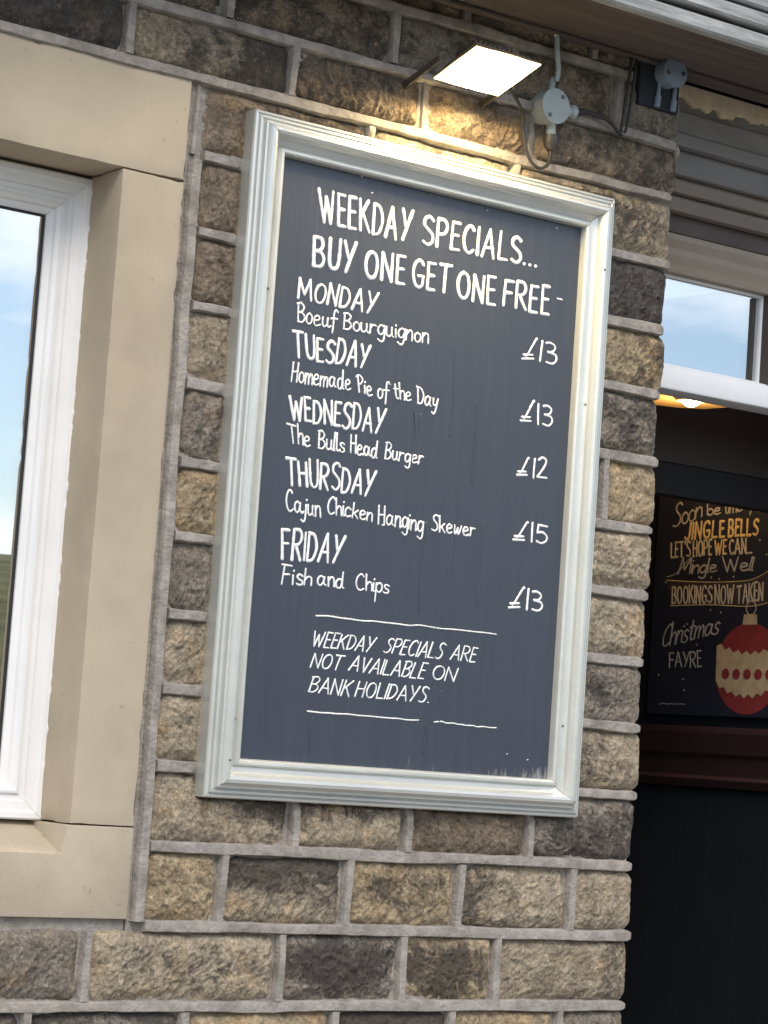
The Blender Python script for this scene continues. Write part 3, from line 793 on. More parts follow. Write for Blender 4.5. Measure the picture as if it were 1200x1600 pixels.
BOARD_TEXT = [
    ('head', 'WEEKDAY', (-0.2494, 2.5946), (-0.0419, 2.5938), (-0.0449, 2.5386), (-0.2412, 2.5397)),
    ('head', 'SPECIALS', (-0.0147, 2.5916), (0.2173, 2.5951), (0.2169, 2.5452), (-0.0146, 2.5402)),
    ('dots', '...', (0.2243, 2.5489), (0.2563, 2.5486), (0.2567, 2.5437), (0.2248, 2.5430)),
    ('head', 'BUY', (-0.2511, 2.5106), (-0.1601, 2.5144), (-0.1635, 2.4602), (-0.2489, 2.4594)),
    ('head', 'ONE', (-0.1375, 2.5075), (-0.0496, 2.5098), (-0.0501, 2.4597), (-0.1357, 2.4593)),
    ('head', 'GET', (-0.0327, 2.5070), (0.0575, 2.5122), (0.0545, 2.4600), (-0.0304, 2.4592)),
    ('head', 'ONE', (0.0728, 2.5042), (0.1613, 2.5067), (0.1624, 2.4565), (0.0738, 2.4565)),
    ('head', 'FREE', (0.1846, 2.5067), (0.2930, 2.5108), (0.2927, 2.4590), (0.1835, 2.4595)),
    ('day', 'MONDAY', (-0.2778, 2.4311), (-0.1047, 2.4313), (-0.1115, 2.3940), (-0.2779, 2.3952)),
    ('dish', 'Boeuf', (-0.2761, 2.3871), (-0.1893, 2.3874), (-0.1899, 2.3549), (-0.2755, 2.3551)),
    ('dish', 'Bourguignon', (-0.1756, 2.3873), (0.0130, 2.3921), (0.0144, 2.3615), (-0.1764, 2.3570)),
    ('day', 'TUESDAY', (-0.2825, 2.3336), (-0.1124, 2.3374), (-0.1191, 2.2938), (-0.2744, 2.2922)),
    ('dish', 'Homemade', (-0.2781, 2.2829), (-0.1527, 2.2826), (-0.1511, 2.2509), (-0.2783, 2.2481)),
    ('dish', 'Pie', (-0.1396, 2.2775), (-0.1048, 2.2765), (-0.1034, 2.2474), (-0.1337, 2.2491)),
    ('dish', 'of', (-0.0921, 2.2774), (-0.0652, 2.2776), (-0.0647, 2.2444), (-0.0905, 2.2454)),
    ('dish', 'the', (-0.0593, 2.2775), (-0.0166, 2.2770), (-0.0155, 2.2495), (-0.0510, 2.2501)),
    ('dish', 'Day', (-0.0031, 2.2785), (0.0458, 2.2765), (0.0435, 2.2463), (-0.0006, 2.2492)),
    ('price', '~13', (0.2358, 2.4090), (0.3196, 2.4082), (0.3201, 2.3696), (0.2376, 2.3646)),
    ('price', '~13', (0.2424, 2.2896), (0.3178, 2.2891), (0.3189, 2.2506), (0.2443, 2.2505)),
    ('price', '~12', (0.2413, 2.1852), (0.3138, 2.1844), (0.3147, 2.1491), (0.2432, 2.1468)),
    ('price', '~15', (0.2428, 2.0651), (0.3219, 2.0615), (0.3235, 2.0263), (0.2448, 2.0264)),
    ('price', '~13', (0.2433, 1.9430), (0.3229, 1.9367), (0.3226, 1.9011), (0.2444, 1.8984)),
    ('day', 'WEDNESDAY', (-0.2800, 2.2237), (-0.0711, 2.2270), (-0.0768, 2.1818), (-0.2730, 2.1832)),
    ('dish', 'The', (-0.2823, 2.1735), (-0.2305, 2.1716), (-0.2288, 2.1387), (-0.2716, 2.1411)),
    ('dish', 'Bulls', (-0.2117, 2.1727), (-0.1570, 2.1696), (-0.1555, 2.1388), (-0.2122, 2.1395)),
    ('dish', 'Head', (-0.1431, 2.1710), (-0.0828, 2.1689), (-0.0825, 2.1381), (-0.1416, 2.1396)),
    ('dish', 'Burger', (-0.0651, 2.1708), (0.0212, 2.1651), (0.0197, 2.1396), (-0.0647, 2.1385)),
    ('day', 'THURSDAY', (-0.2787, 2.1130), (-0.0829, 2.1145), (-0.0884, 2.0692), (-0.2691, 2.0683)),
    ('dish', 'Cajun', (-0.2722, 2.0590), (-0.1989, 2.0527), (-0.1972, 2.0199), (-0.2700, 2.0209)),
    ('dish', 'Chicken', (-0.1820, 2.0571), (-0.0834, 2.0521), (-0.0834, 2.0247), (-0.1817, 2.0273)),
    ('dish', 'Hanging', (-0.0701, 2.0560), (0.0309, 2.0508), (0.0312, 2.0183), (-0.0695, 2.0215)),
    ('dish', 'Skewer', (0.0509, 2.0531), (0.1512, 2.0493), (0.1497, 2.0225), (0.0517, 2.0215)),
    ('day', 'FRIDAY', (-0.2739, 1.9887), (-0.1398, 1.9918), (-0.1476, 1.9417), (-0.2705, 1.9383)),
    ('dish', 'Fish', (-0.2708, 1.9290), (-0.2060, 1.9249), (-0.2046, 1.8964), (-0.2689, 1.8948)),
    ('dish', 'and', (-0.1933, 1.9294), (-0.1361, 1.9296), (-0.1347, 1.8999), (-0.1923, 1.8985)),
    ('dish', 'Chips', (-0.1093, 1.9294), (-0.0369, 1.9262), (-0.0359, 1.9004), (-0.1090, 1.8991)),
    ('foot', 'WEEKDAY', (-0.1891, 1.8182), (-0.0556, 1.8175), (-0.0653, 1.7916), (-0.1951, 1.7920)),
    ('foot', 'SPECIALS', (-0.0292, 1.8197), (0.1024, 1.8211), (0.0924, 1.7920), (-0.0390, 1.7938)),
    ('foot', 'ARE', (0.1218, 1.8205), (0.1764, 1.8196), (0.1702, 1.7927), (0.1130, 1.7931)),
    ('foot', 'NOT', (-0.1857, 1.7797), (-0.1219, 1.7796), (-0.1301, 1.7547), (-0.1945, 1.7555)),
    ('foot', 'AVAILABLE', (-0.1025, 1.7817), (0.0646, 1.7811), (0.0546, 1.7533), (-0.1120, 1.7556)),
    ('foot', 'ON', (0.0784, 1.7795), (0.1337, 1.7784), (0.1246, 1.7542), (0.0736, 1.7548)),
    ('foot', 'BANK', (-0.1866, 1.7383), (-0.0987, 1.7376), (-0.1081, 1.7100), (-0.1945, 1.7122)),
    ('foot', 'HOLIDAYS.', (-0.0857, 1.7380), (0.0764, 1.7382), (0.0691, 1.7112), (-0.0938, 1.7115)),
    ('rule', '_', (-0.1904, 1.8479), (0.2163, 1.8505), (0.2166, 1.8472), (-0.1902, 1.8448)),
    ('rule', '_', (-0.1942, 1.6799), (0.0500, 1.6798), (0.0503, 1.6766), (-0.1939, 1.6768)),
    ('rule', '_', (0.0861, 1.6800), (0.2307, 1.6773), (0.2310, 1.6741), (0.0864, 1.6768)),
    ('speck', '_', (0.3125, 2.4950), (0.3243, 2.4949), (0.3244, 2.4929), (0.3127, 2.4930)),
]
PORCH_TEXT = [
    ('script', 'Soon', (0.8905, 2.2792), (0.7948, 2.2831), (0.7942, 2.2423), (0.8951, 2.2186)),
    ('script', 'be', (0.7753, 2.2725), (0.7291, 2.2724), (0.7323, 2.2465), (0.7771, 2.2454)),
    ('script', 'time', (0.7179, 2.2798), (0.6582, 2.2804), (0.6585, 2.2510), (0.7180, 2.2478)),
    ('script', 'for', (0.6325, 2.2807), (0.5755, 2.2814), (0.5782, 2.2505), (0.6352, 2.2482)),
    ('gold', 'JINGLE', (0.8455, 2.2287), (0.7152, 2.2296), (0.7148, 2.1911), (0.8490, 2.1887)),
    ('gold', 'BELLS', (0.6996, 2.2304), (0.6020, 2.2314), (0.6030, 2.1931), (0.6992, 2.1916)),
    ('caps', "LET'S", (0.8976, 2.1826), (0.8304, 2.1844), (0.8287, 2.1477), (0.8958, 2.1456)),
    ('caps', 'HOPE', (0.8189, 2.1841), (0.7550, 2.1850), (0.7541, 2.1487), (0.8172, 2.1465)),
    ('caps', 'WE', (0.7444, 2.1832), (0.7051, 2.1839), (0.7038, 2.1501), (0.7416, 2.1483)),
    ('caps', 'CAN...', (0.6960, 2.1841), (0.6201, 2.1845), (0.6187, 2.1489), (0.6932, 2.1485)),
    ('script', 'Mingle', (0.8554, 2.1428), (0.7316, 2.1379), (0.7331, 2.1074), (0.8677, 2.1035)),
    ('script', 'Well', (0.7123, 2.1430), (0.6040, 2.1403), (0.6117, 2.1077), (0.7096, 2.1078)),
    ('caps', 'BOOKINGS', (0.8857, 2.0736), (0.7461, 2.0734), (0.7449, 2.0326), (0.8823, 2.0330)),
    ('caps', 'NOW', (0.7357, 2.0741), (0.6712, 2.0740), (0.6711, 2.0310), (0.7322, 2.0307)),
    ('caps', 'TAKEN', (0.6614, 2.0721), (0.5755, 2.0798), (0.5748, 2.0373), (0.6582, 2.0309)),
    ('script', 'Christmas', (0.8999, 1.9823), (0.7079, 2.0047), (0.7174, 1.9587), (0.9116, 1.9248)),
    ('thin', 'FAYRE', (0.8819, 1.9137), (0.7699, 1.9171), (0.7675, 1.8793), (0.8801, 1.8767)),
    ('rule', '_', (0.9076, 1.7886), (0.8175, 1.7897), (0.8172, 1.7869), (0.9073, 1.7858)),
]

WIDTH = {'head': .0068, 'day': .0054, 'dish': .0035, 'price': .0044, 'foot': .0029, 'rule': .0026, 'dots': .0062, 'speck': .0035}
for line_key in ('head', 'day', 'dish', 'price', 'foot'):
    pass
lt, prev = None, None
def flush():
    if lt and lt.v: lt.build('lettering', M_LETTER, board, smooth=60)
to_board = lambda u, v, d: (u, -0.0181 - d, v)
for style, text, *quad in BOARD_TEXT:
    if style != 'dots':
        if lt is None or prev != style or style in ('rule', 'price', 'speck') or quad[3][0] < prev_x:
            flush(); lt = MB()
        prev, prev_x = style, quad[3][0]
    if style == 'dots':
        TL, TR, BR, BL = [Vector(q) for q in quad]
        for f in (0.06, .5, .94):
            c = BL.lerp(BR, f) + Vector((0, .0026))
            ribbon(lt, [(c.x - .0009, c.y), (c.x + .0009, c.y + .0003)], .0066, to_board)
        continue
    write(lt, style, text, quad, to_board, WIDTH[style])
flush()
# stray flecks of white paint
for x, z in ((0.2995, 2.628), (-0.135, 2.612), (0.13, 2.63), (-.16, 2.637), (.26, 1.63), (.31, 1.622), (-.06, 2.02)):
    lt = MB(); ribbon(lt, [(x, z), (x + .002, z + .0005)], RNG.uniform(.0015, .0032), to_board); lt.build('paint_fleck', M_LETTER, board, smooth=60)
# lifted paint seams where the plywood has cracked
for pts in ([(0.100, 2.040), (0.0973, 1.9776), (0.094, 1.93), (0.090, 1.87), (.091, 1.845)], [(-0.0072, 2.2335), (-0.0005, 2.1906), (-0.0067, 2.140)], [(0.0985, 1.735), (0.0975, 1.69), (0.0954, 1.6277)],
            [(0.038, 2.035), (0.039, 2.0008), (0.0345, 1.9226), (0.0356, 1.8744)], [(.008, 2.23), (.010, 2.19), (.006, 2.14)], [(.078, 2.36), (.082, 2.25), (.079, 2.2)], [(-.182, 1.668), (-.184, 1.64), (-.182, 1.61)], [(.066, 1.672), (.069, 1.655), (.066, 1.622)],
            [(.135, 2.27), (.138, 2.20), (.136, 2.12)], [(.17, 2.05), (.172, 1.97), (.168, 1.90)]):
    ck = MB(); ribbon(ck, smooth_pts(pts), .0040, to_board, .0014); ck.build('paint_seam', M_BOARD, board, smooth=60)

# ------------------------------------------------------------------ floodlight
fl = thing('floodlight', (0.014, 0.0, 2.83), 'lit square LED floodlight fixed to the wall above the menu board', 'wall lamp')
M_LAMP = material("bronze_lamp_metal", (0.06, 0.048, 0.038), .6, .3, 0, var=.15, vscale=20)
fc = Vector((0.014, -0.14, 2.8475)); e1 = Vector((1, 0, 0)); e2 = Vector((0, -.12, .0365)).normalized(); en = Vector((0, e2.z, -(-e2.y))) ; en = e1.cross(e2); en = en if en.z < 0 else -en
def lampbox(mb_, hx, hy, n0, n1, tx=0, ty=0):
    vs = [fc + e1 * (sx * (hx - (tx if n_ == n0 else 0))) + e2 * (sy * (hy - (ty if n_ == n0 else 0))) + en * n_ for n_ in (n0, n1) for sx, sy in ((-1, -1), (1, -1), (1, 1), (-1, 1))]
    mb_.add(vs, [(0, 1, 2, 3), (7, 6, 5, 4), (0, 4, 5, 1), (1, 5, 6, 2), (2, 6, 7, 3), (3, 7, 4, 0)])
h_ = MB(); lampbox(h_, .0785, .0660, -.026, .0004, .026, .028); h_.build('housing', M_LAMP, fl, bevel=.002, smooth=40)
h_ = MB()
for i in range(9): 
    k = -.044 + i * .011
    vs = [fc + e1 * (k + sx * .002) + e2 * (sy * .028) + en * n_ for n_ in (-.026, -.038) for sx, sy in ((-1, -1), (1, -1), (1, 1), (-1, 1))]
    h_.add(vs, [(0, 1, 2, 3), (7, 6, 5, 4), (0, 4, 5, 1), (1, 5, 6, 2), (2, 6, 7, 3), (3, 7, 4, 0)])
h_.build('heat_sink', M_LAMP, fl)
h_ = MB(); lampbox(h_, .0745, .0625, .0006, .0026); M_LENS = emit("lit_led_lens", (1.0, 0.76, 0.38), LENS)
t_ = M_LENS.node_tree; gc = N(t_, 'ShaderNodeTexCoord'); sp = N(t_, 'ShaderNodeVectorMath', operation='DISTANCE')
sp.inputs[1].default_value = fc - Vector(fl.location) - e2 * .004
mr = N(t_, 'ShaderNodeMapRange', interpolation_type='SMOOTHSTEP'); mr.inputs[1].default_value = .030; mr.inputs[2].default_value = .080; mr.inputs[3].default_value = LENS; mr.inputs[4].default_value = 3.0
t_.links.new(gc.outputs['Object'], sp.inputs[0]); t_.links.new(sp.outputs['Value'], mr.inputs[0]); t_.links.new(mr.outputs[0], t_.nodes['Principled BSDF'].inputs['Emission Strength'])
h_.build('lens', M_LENS, fl, bevel=.001)
for x in (-.076, .100):
    h_ = MB(); h_.prism([(-.001, 2.814), (-.001, 2.828), (-.110, 2.862), (-.110, 2.850)], 'x', x, x + .004); h_.build('bracket_arm', M_LAMP, fl)

# ------------------------------------------------------------------ conduit boxes and cables
M_PVC = material("grey_conduit_plastic", (0.36, 0.40, 0.40), .5, .4, var=.06, vscale=30, bump=.08, bscale=90)
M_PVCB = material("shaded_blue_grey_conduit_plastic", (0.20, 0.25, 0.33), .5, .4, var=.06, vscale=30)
M_CABLE = material("black_cable", (0.03, 0.027, 0.025), .5, .4)
M_SCREW = material("dull_screw", (0.12, 0.12, 0.12), .4, .5, .8)
def disc(mb_, c, r, y0, y1, n=36):
    mb_.tube([(c[0], y0, c[1]), (c[0], y1, c[1])], r, n)
b1 = thing('junction_box', (0.259, 0.0, 2.852), 'round pale grey conduit box with a cable loop, beside the lit floodlight', 'junction box', 'conduit boxes on the wall')
m_ = MB(); disc(m_, (0.259, 2.852), .0325, -.040, .0); m_.build('box_body', M_PVC, b1, smooth=40)
m_ = MB(); disc(m_, (0.259, 2.852), .0340, -.0442, -.0402); m_.build('lid', M_PVC, b1, bevel=.0012, smooth=40)
for x, z in ((.2735, 2.872), (.2445, 2.832)):
    m_ = MB(); disc(m_, (x, z), .0042, -.0462, -.0440, 12); m_.build('screw', M_SCREW, b1)
m_ = MB(); m_.tube([(.265, -.024, 2.824), (.266, -.024, 2.797)], .0095, 16); m_.build('spout', M_PVC, b1, smooth=50)
m_ = MB(); m_.tube([(.2662, -.024, 2.8000), (.2665, -.024, 2.790), (.267, -.024, 2.777), (.267, -.024, 2.770)], [.0145, .0150, .0125, .006], 16); m_.build('cable_gland', material("black_gland", (.05, .045, .042), .45), b1, smooth=50)
m_ = MB(); m_.tube([(.285, -.022, 2.852), (.318, -.022, 2.857)], .0110, 16); m_.tube([(.310, -.022, 2.856), (.322, -.022, 2.8575)], .0128, 16); m_.build('spout', M_PVC, b1, smooth=50)
m_ = MB(); m_.tube([(.262, -.020, 2.880), (.268, -.018, 2.912)], .0065, 14); m_.build('spout', M_PVC, b1, smooth=50)
m_ = MB(); pp = smooth3 = None
def curve3(pts, k=8):
    xz = []
    P = [Vector(p) for p in pts]
    for i in range(len(P) - 1):
        p0, p1, p2, p3 = P[max(i - 1, 0)], P[i], P[i + 1], P[min(i + 2, len(P) - 1)]
        for j in range(k):
            t = j / k
            xz.append(0.5 * (2 * p1 + (p2 - p0) * t + (2 * p0 - 5 * p1 + 4 * p2 - p3) * t * t + (3 * p1 - p0 - 3 * p2 + p3) * t ** 3))
    return xz + [P[-1]]
m_ = MB(); m_.tube(curve3([(.268, -.028, 2.905), (.268, -.032, 2.925), (.265, -.031, 2.95), (.260, -.030, 3.0), (.259, -.030, 3.06)]), .0050, 12)
tag(m_.build('conduit_pipe', M_PVC, smooth=60), 'thin pale conduit rising from the round box into the canopy', 'pipe')
m_ = MB(); m_.tube(curve3([(.267, -.024, 2.775), (.2655, -.026, 2.752), (.252, -.030, 2.735), (.234, -.031, 2.730), (.213, -.031, 2.742), (.199, -.031, 2.768), (.190, -.033, 2.80), (.170, -.05, 2.826), (.12, -.075, 2.85)]), .0032, 10)
tag(m_.build('lamp_cable', M_CABLE, smooth=60), 'dark cable looping from the round conduit box up to the floodlight', 'cable')
m_ = MB(); m_.tube(curve3([(.318, -.022, 2.857), (.335, -.030, 2.861), (.36, -.030, 2.860), (.385, -.031, 2.859), (.411, -.030, 2.852), (.432, -.027, 2.840), (.445, -.022, 2.838)]), .0036, 10)
m_.tube([(.322, -.022, 2.8575), (.34, -.027, 2.8605)], [.0095, .006], 12)
tag(m_.build('wall_cable', M_CABLE, smooth=60), 'dark cable running right from the round box along a mortar joint', 'cable')
for dx, lab in ((0, 'left one of two thin vertical cables near the wall corner'), (.0135, 'right one of two thin vertical cables near the wall corner')):
    m_ = MB(); m_.tube(curve3([(.452 + dx, -.031, 3.02), (.447 + dx, -.032, 2.95), (.441 + dx, -.031, 2.89), (.437 + dx * .9, -.030, 2.85), (.438 + dx * .6, -.027, 2.842)]), .0032, 10)
    tag(m_.build('vertical_cable', M_CABLE, smooth=60), lab, 'cable', 'vertical cables')
m_ = MB()
for i, (x, z) in enumerate(((.440, 2.842), (.490, 2.836))): m_.tube([(x - .004, -.030, z), (x + .004, -.034, z)], .005, 8)
b2 = thing('junction_box', (0.546, 0.0, 2.972), 'bluish round conduit box tucked under the canopy at the wall corner', 'junction box', 'conduit boxes on the wall')
m_ = MB(); disc(m_, (0.546, 2.980), .0290, -.052, .0); m_.build('box_body', M_PVCB, b2, smooth=40)
m_ = MB(); disc(m_, (0.546, 2.980), .0305, -.0562, -.0522); m_.build('lid', M_PVCB, b2, bevel=.0012, smooth=40)
for x, z in ((.526, 2.975), (.5655, 2.980)):
    m_ = MB(); disc(m_, (x, z), .0042, -.0582, -.0560, 12); m_.build('screw', M_SCREW, b2)
for x in (.528, .570):
    m_ = MB(); m_.tube([(x, -.030, 2.962), (x - .002, -.030, 2.930)], .0042, 12); m_.tube([(x - .001, -.030, 2.932), (x - .003, -.030, 2.910)], .0062, 12); m_.build('spout', M_PVCB, b2, smooth=50)
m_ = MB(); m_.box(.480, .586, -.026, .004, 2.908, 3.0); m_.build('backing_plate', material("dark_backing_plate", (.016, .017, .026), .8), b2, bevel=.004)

# ------------------------------------------------------------------ canopy over the wall and door
M_WOODG = material("weathered_grey_timber", (0.36, 0.365, 0.355), .8, .3, var=.35, vscale=14, bump=.7, bscale=40, stretch=(.30, 1, 3.0), dark=(.13, .125, .115), dark_amt=.5, dscale=16)
M_SOFFIT = material("brown_stained_timber", (0.105, 0.083, 0.070), .8, .3, var=.3, vscale=6, bump=.3, bscale=20, stretch=(.3, 6, 3))
can = thing('door_canopy', (0.4, -0.13, 3.0), 'weathered grey grooved timber canopy edge with brown underside above the lamp and door', 'canopy')
m_ = MB(); m_.box(-2.0, 2.4, -.236, .03, 3.0005, 3.02); m_.build('soffit', M_SOFFIT, can)
m_ = MB(); m_.box(-2.0, 2.4, -.036, -.014, 2.992, 2.9998); m_.build('soffit_batten', M_SOFFIT, can, bevel=.003)
for i in range(6):
    z0 = 3.0 + i * .034 - (0.006 if i == 0 else 0)
    m_ = MB(); n = 40; vs = []
    for k in range(n + 1):
        x = -2.0 + 4.4 * k / n
        y = -.260 - i * .006
        w = noise.noise(Vector((x * 2, i * 7, 0))) * .002
        vs += [(x, -.2365, z0), (x, y + .004 + w, z0), (x, y + w, z0 + .004), (x, y - .001 + w, z0 + .024), (x, y + .006 + w, z0 + .0305), (x, -.2365, z0 + .0315)]
    m_.add(vs, [(k * 6 + j, (k + 1) * 6 + j, (k + 1) * 6 + (j + 1) % 6, k * 6 + (j + 1) % 6) for k in range(n) for j in range(6)] + [tuple(range(6)), tuple(n * 6 + j for j in range(6))])
    m_.build('fascia_board', M_WOODG, can, smooth=30)
m_ = MB(); m_.prism([(-.234, 3.021), (.03, 3.021), (.03, 3.30), (-.26, 3.206)], 'x', -2.0, 2.4); m_.build('roof', M_SOFFIT, can)

# ------------------------------------------------------------------ doorway: moulded head, transom, frame
M_SLATE = material("grey_painted_moulding", (0.185, 0.172, 0.165), .7, .3, var=.2, vscale=9, bump=.25, bscale=40, stretch=(.4, 1, 1), dark=(.30, .265, .22), dark_amt=.05, dscale=7)
M_BRNM = material("brown_grey_moulding", (0.22, 0.185, 0.155), .7, .3, var=.2, vscale=9, bump=.25, bscale=40, stretch=(.4, 1, 1))
M_DKBR = material("dark_brown_timber", (0.075, 0.058, 0.050), .6, .4, var=.25, vscale=8, bump=.15, bscale=30)
M_CREAM = material("cream_frame_paint", (0.31, 0.255, 0.20), .55, .4, var=.12, vscale=10, bump=.2, bscale=40, stretch=(.4, 1, 1))
M_WHITE = material("clean_white_gloss_paint", (0.80, 0.80, 0.81), .3, .5, var=.03, vscale=10)
M_FLAKE = material("flaking_cream_plaster", (0.55, 0.45, 0.32), .95, .2, var=.15, vscale=30, bump=.5, bscale=70)
hd = thing('stepped_cornice', (1.1, 0.1, 2.72), 'stack of stepped grey mouldings above the doorway under flaking plaster', 'door moulding')
def mould(name, prof, mat):
    m_ = MB(); m_.prism(prof, 'x', .592, 1.596); return m_.build(name, mat, hd, bevel=.002, smooth=35)
mould('plaster_band', [(.058, 2.942), (.178, 2.942), (.178, 3.0), (.050, 3.0)], M_SLATE)
mould('moulding', [(.045, 2.872), (.044, 2.897), (.050, 2.902), (.050, 2.930), (.046, 2.9415), (.178, 2.9415), (.178, 2.872)], M_SLATE)
mould('moulding', [(.070, 2.822), (.066, 2.860), (.070, 2.8715), (.178, 2.8715), (.178, 2.822)], M_SLATE)
mould('moulding', [(.086, 2.790), (.084, 2.812), (.090, 2.8215), (.178, 2.8215), (.178, 2.790)], M_BRNM)
mould('moulding', [(.104, 2.757), (.100, 2.783), (.106, 2.7895), (.178, 2.7895), (.178, 2.757)], M_BRNM)
mould('moulding', [(.126, 2.7185), (.128, 2.7565), (.178, 2.7565), (.178, 2.7185)], M_DKBR)
# flaked plaster: an irregular crust standing proud of the band
fk = MB(); top, bot = [], []
n = 200
for i in range(n + 1):
    x = .60 + .98 * i / n
    top.append((x, 2.9995)); bot.append((x, 2.962 + noise.noise(Vector((x * 16, 3, 1))) * .020 + noise.noise(Vector((x * 47, 1, 1))) * .014 + noise.noise(Vector((x * 120, 5, 1))) * .006))
vs = [];
for (x, z), (x2, z2) in zip(top, bot): vs += [(x, .046, z), (x, .044, z2 + .004), (x, .0475, z2), (x, .0565, z2)]
fk.add(vs, [(i * 4 + j, (i + 1) * 4 + j, (i + 1) * 4 + j + 1, i * 4 + j + 1) for i in range(n) for j in range(3)])
fk.build('plaster_crust', M_FLAKE, hd, smooth=50)
dr = thing('door_frame', (1.1, 0.15, 0.0), 'white transom bar and sky-reflecting fanlight over the dark open doorway', 'door frame')
m_ = MB(); m_.prism([(.142, 2.398), (.140, 2.402), (.140, 2.444), (.146, 2.449), (.205, 2.449), (.205, 2.3965)], 'x', .592, 1.498); m_.build('transom_bar', M_WHITE, dr, bevel=.0015, smooth=35)
m_ = MB(); m_.prism([(.142, 2.640), (.138, 2.652), (.146, 2.660), (.136, 2.676), (.142, 2.690), (.130, 2.706), (.130, 2.718), (.205, 2.718), (.205, 2.640)], 'x', .592, 1.498); m_.build('frame_head', M_CREAM, dr, bevel=.0015, smooth=35)
m_ = MB(); m_.box(1.034, 1.100, .138, .205, 2.4492, 2.6398); m_.build('mullion', M_DKBR, dr, bevel=.003)
for xa, xb in ((.592, .640), (1.452, 1.498)):
    m_ = MB(); m_.box(xa, xb, .139, .205, 0.0, 2.396); m_.build('door_post', M_DKBR, dr, bevel=.003)
    m_ = MB(); m_.box(xa, xb, .139, .205, 2.4492, 2.6398); m_.build('fanlight_post', M_DKBR, dr, bevel=.003)
for xa, xb in ((.640, 1.034), (1.100, 1.452)):
    m_ = MB(); m_.box(xa + .0005, xb - .0005, .172, .177, 2.4495, 2.6395); m_.build('pane', M_GLASS2, dr)
    m_ = MB()
    for q in ring(xa + .0004, xb - .0004, 2.4496, 2.6394, [(0, .1715), (0, .163), (.005, .165), (.005, .1715)]): m_.add(q.v, q.f)
    m_.build('glazing_bead', M_WHITE, dr)

# porch inside
M_NAVY = material("dark_navy_paint", (0.0135, 0.0150, 0.0205), .6, .2, var=.15, vscale=6)
M_PORCHB = material("dark_brown_porch_paint", (0.036, 0.026, 0.026), .6, .3, var=.15, vscale=5)
M_RED = material("dark_red_dado_paint", (0.028, 0.0135, 0.0145), .5, .4, var=.15, vscale=6)
M_CEIL = material("lamp_tinted_cream_ceiling", (0.75, 0.46, 0.17), .8, .2, var=.05)  # cream ceiling with the downlight's orange glow put into its colour
def structure(name, mb_, mat):
    return tag(mb_.build(name, mat), kind='structure')
m_ = MB(); m_.box(1.5, 1.598, .21, 1.6, 0.0, 2.8); m_.box(.40, .592, .42, 1.6, 0, 2.8); m_.box(.40, 1.6, 1.6, 1.7, 0, 2.8); structure('porch_wall', m_, M_NAVY)
m_ = MB(); m_.box(.592, 1.5, .42, 1.6, 2.5, 2.55); m_.box(.592, 1.5, .212, .42, 2.52, 2.55); structure('porch_ceiling', m_, M_CEIL)
m_ = MB(); m_.box(.3, 1.7, -.2, 1.7, -.1, 0.02); structure('porch_floor', m_, M_DKBR)
dd = thing('dado_rail', (1.49, .9, 1.6), 'dark red painted dado band below the festive chalkboard', 'dado')
m_ = MB(); m_.prism([(1.4998, 1.590), (1.478, 1.592), (1.472, 1.612), (1.484, 1.620), (1.484, 1.664), (1.478, 1.672), (1.478, 1.722), (1.484, 1.735), (1.4998, 1.737)], 'y', .215, 1.595)
m_.v = [(x, y, z) for (x, y, z) in m_.v]
m_.build('band', M_RED, dd, bevel=.002)
# inner door head crossing in front of the board
ih = thing('inner_door_head', (1.04, .45, 2.21), 'dark brown beam crossing the porch in front of the festive chalkboard', 'beam')
m_ = MB()
prof_top = [(.592, 2.412), (.80, 2.411), (.965, 2.416), (1.045, 2.420), (1.122, 2.428), (1.210, 2.445), (1.32, 2.453), (1.498, 2.46)]  # curved edge puts the rim of the lamp's light pool into the board's shape
m_.prism([(.592, 2.297)] + [(1.498, 2.297)] + list(reversed(prof_top)), 'y', .42, .47)
m_.build('upper_board', M_PORCHB, ih)
m_ = MB(); m_.box(.592, 1.498, .424, .466, 2.226, 2.2965); m_.build('lower_board', material('brown_black_paint', (.017, .0155, .018), .7, .2), ih, bevel=.002)
# ceiling lamp
dl = thing('ceiling_downlight', (1.318, .673, 2.5), 'small warm lit downlight in the porch ceiling', 'ceiling lamp')
m_ = MB(); m_.tube([(1.318, .673, 2.4995), (1.318, .673, 2.492)], [.040, .036], 28); m_.build('trim_ring', M_CREAM, dl, smooth=40)
m_ = MB(); m_.tube([(1.318, .673, 2.493), (1.318, .673, 2.488), (1.318, .673, 2.482), (1.318, .673, 2.479)], [.022, .020, .013, .004], 24); m_.build('bulb', emit("warm_lit_bulb", (1.0, .60, .20), BULB), dl, smooth=60)

pl_ = bpy.data.lights.new('downlight_glow', 'POINT'); pl_.energy = GLOW; pl_.color = (1.0, .70, .40); pl_.shadow_soft_size = .012
po_ = bpy.data.objects.new('downlight_glow', pl_); scene.collection.objects.link(po_); po_.location = (0, 0, -.050); po_.parent = dl
# matchboarding under the dado
mw = thing('matchboard_panelling', (1.49, .9, .02), 'near-black navy vertical boarding below the red dado band', 'panelling')
for i in range(14):
    y0 = .216 + i * .098
    m_ = MB(); m_.box(1.488, 1.4999, y0, y0 + .0974, .021, 1.589); m_.build('vertical_board', M_NAVY, mw, bevel=.0012)
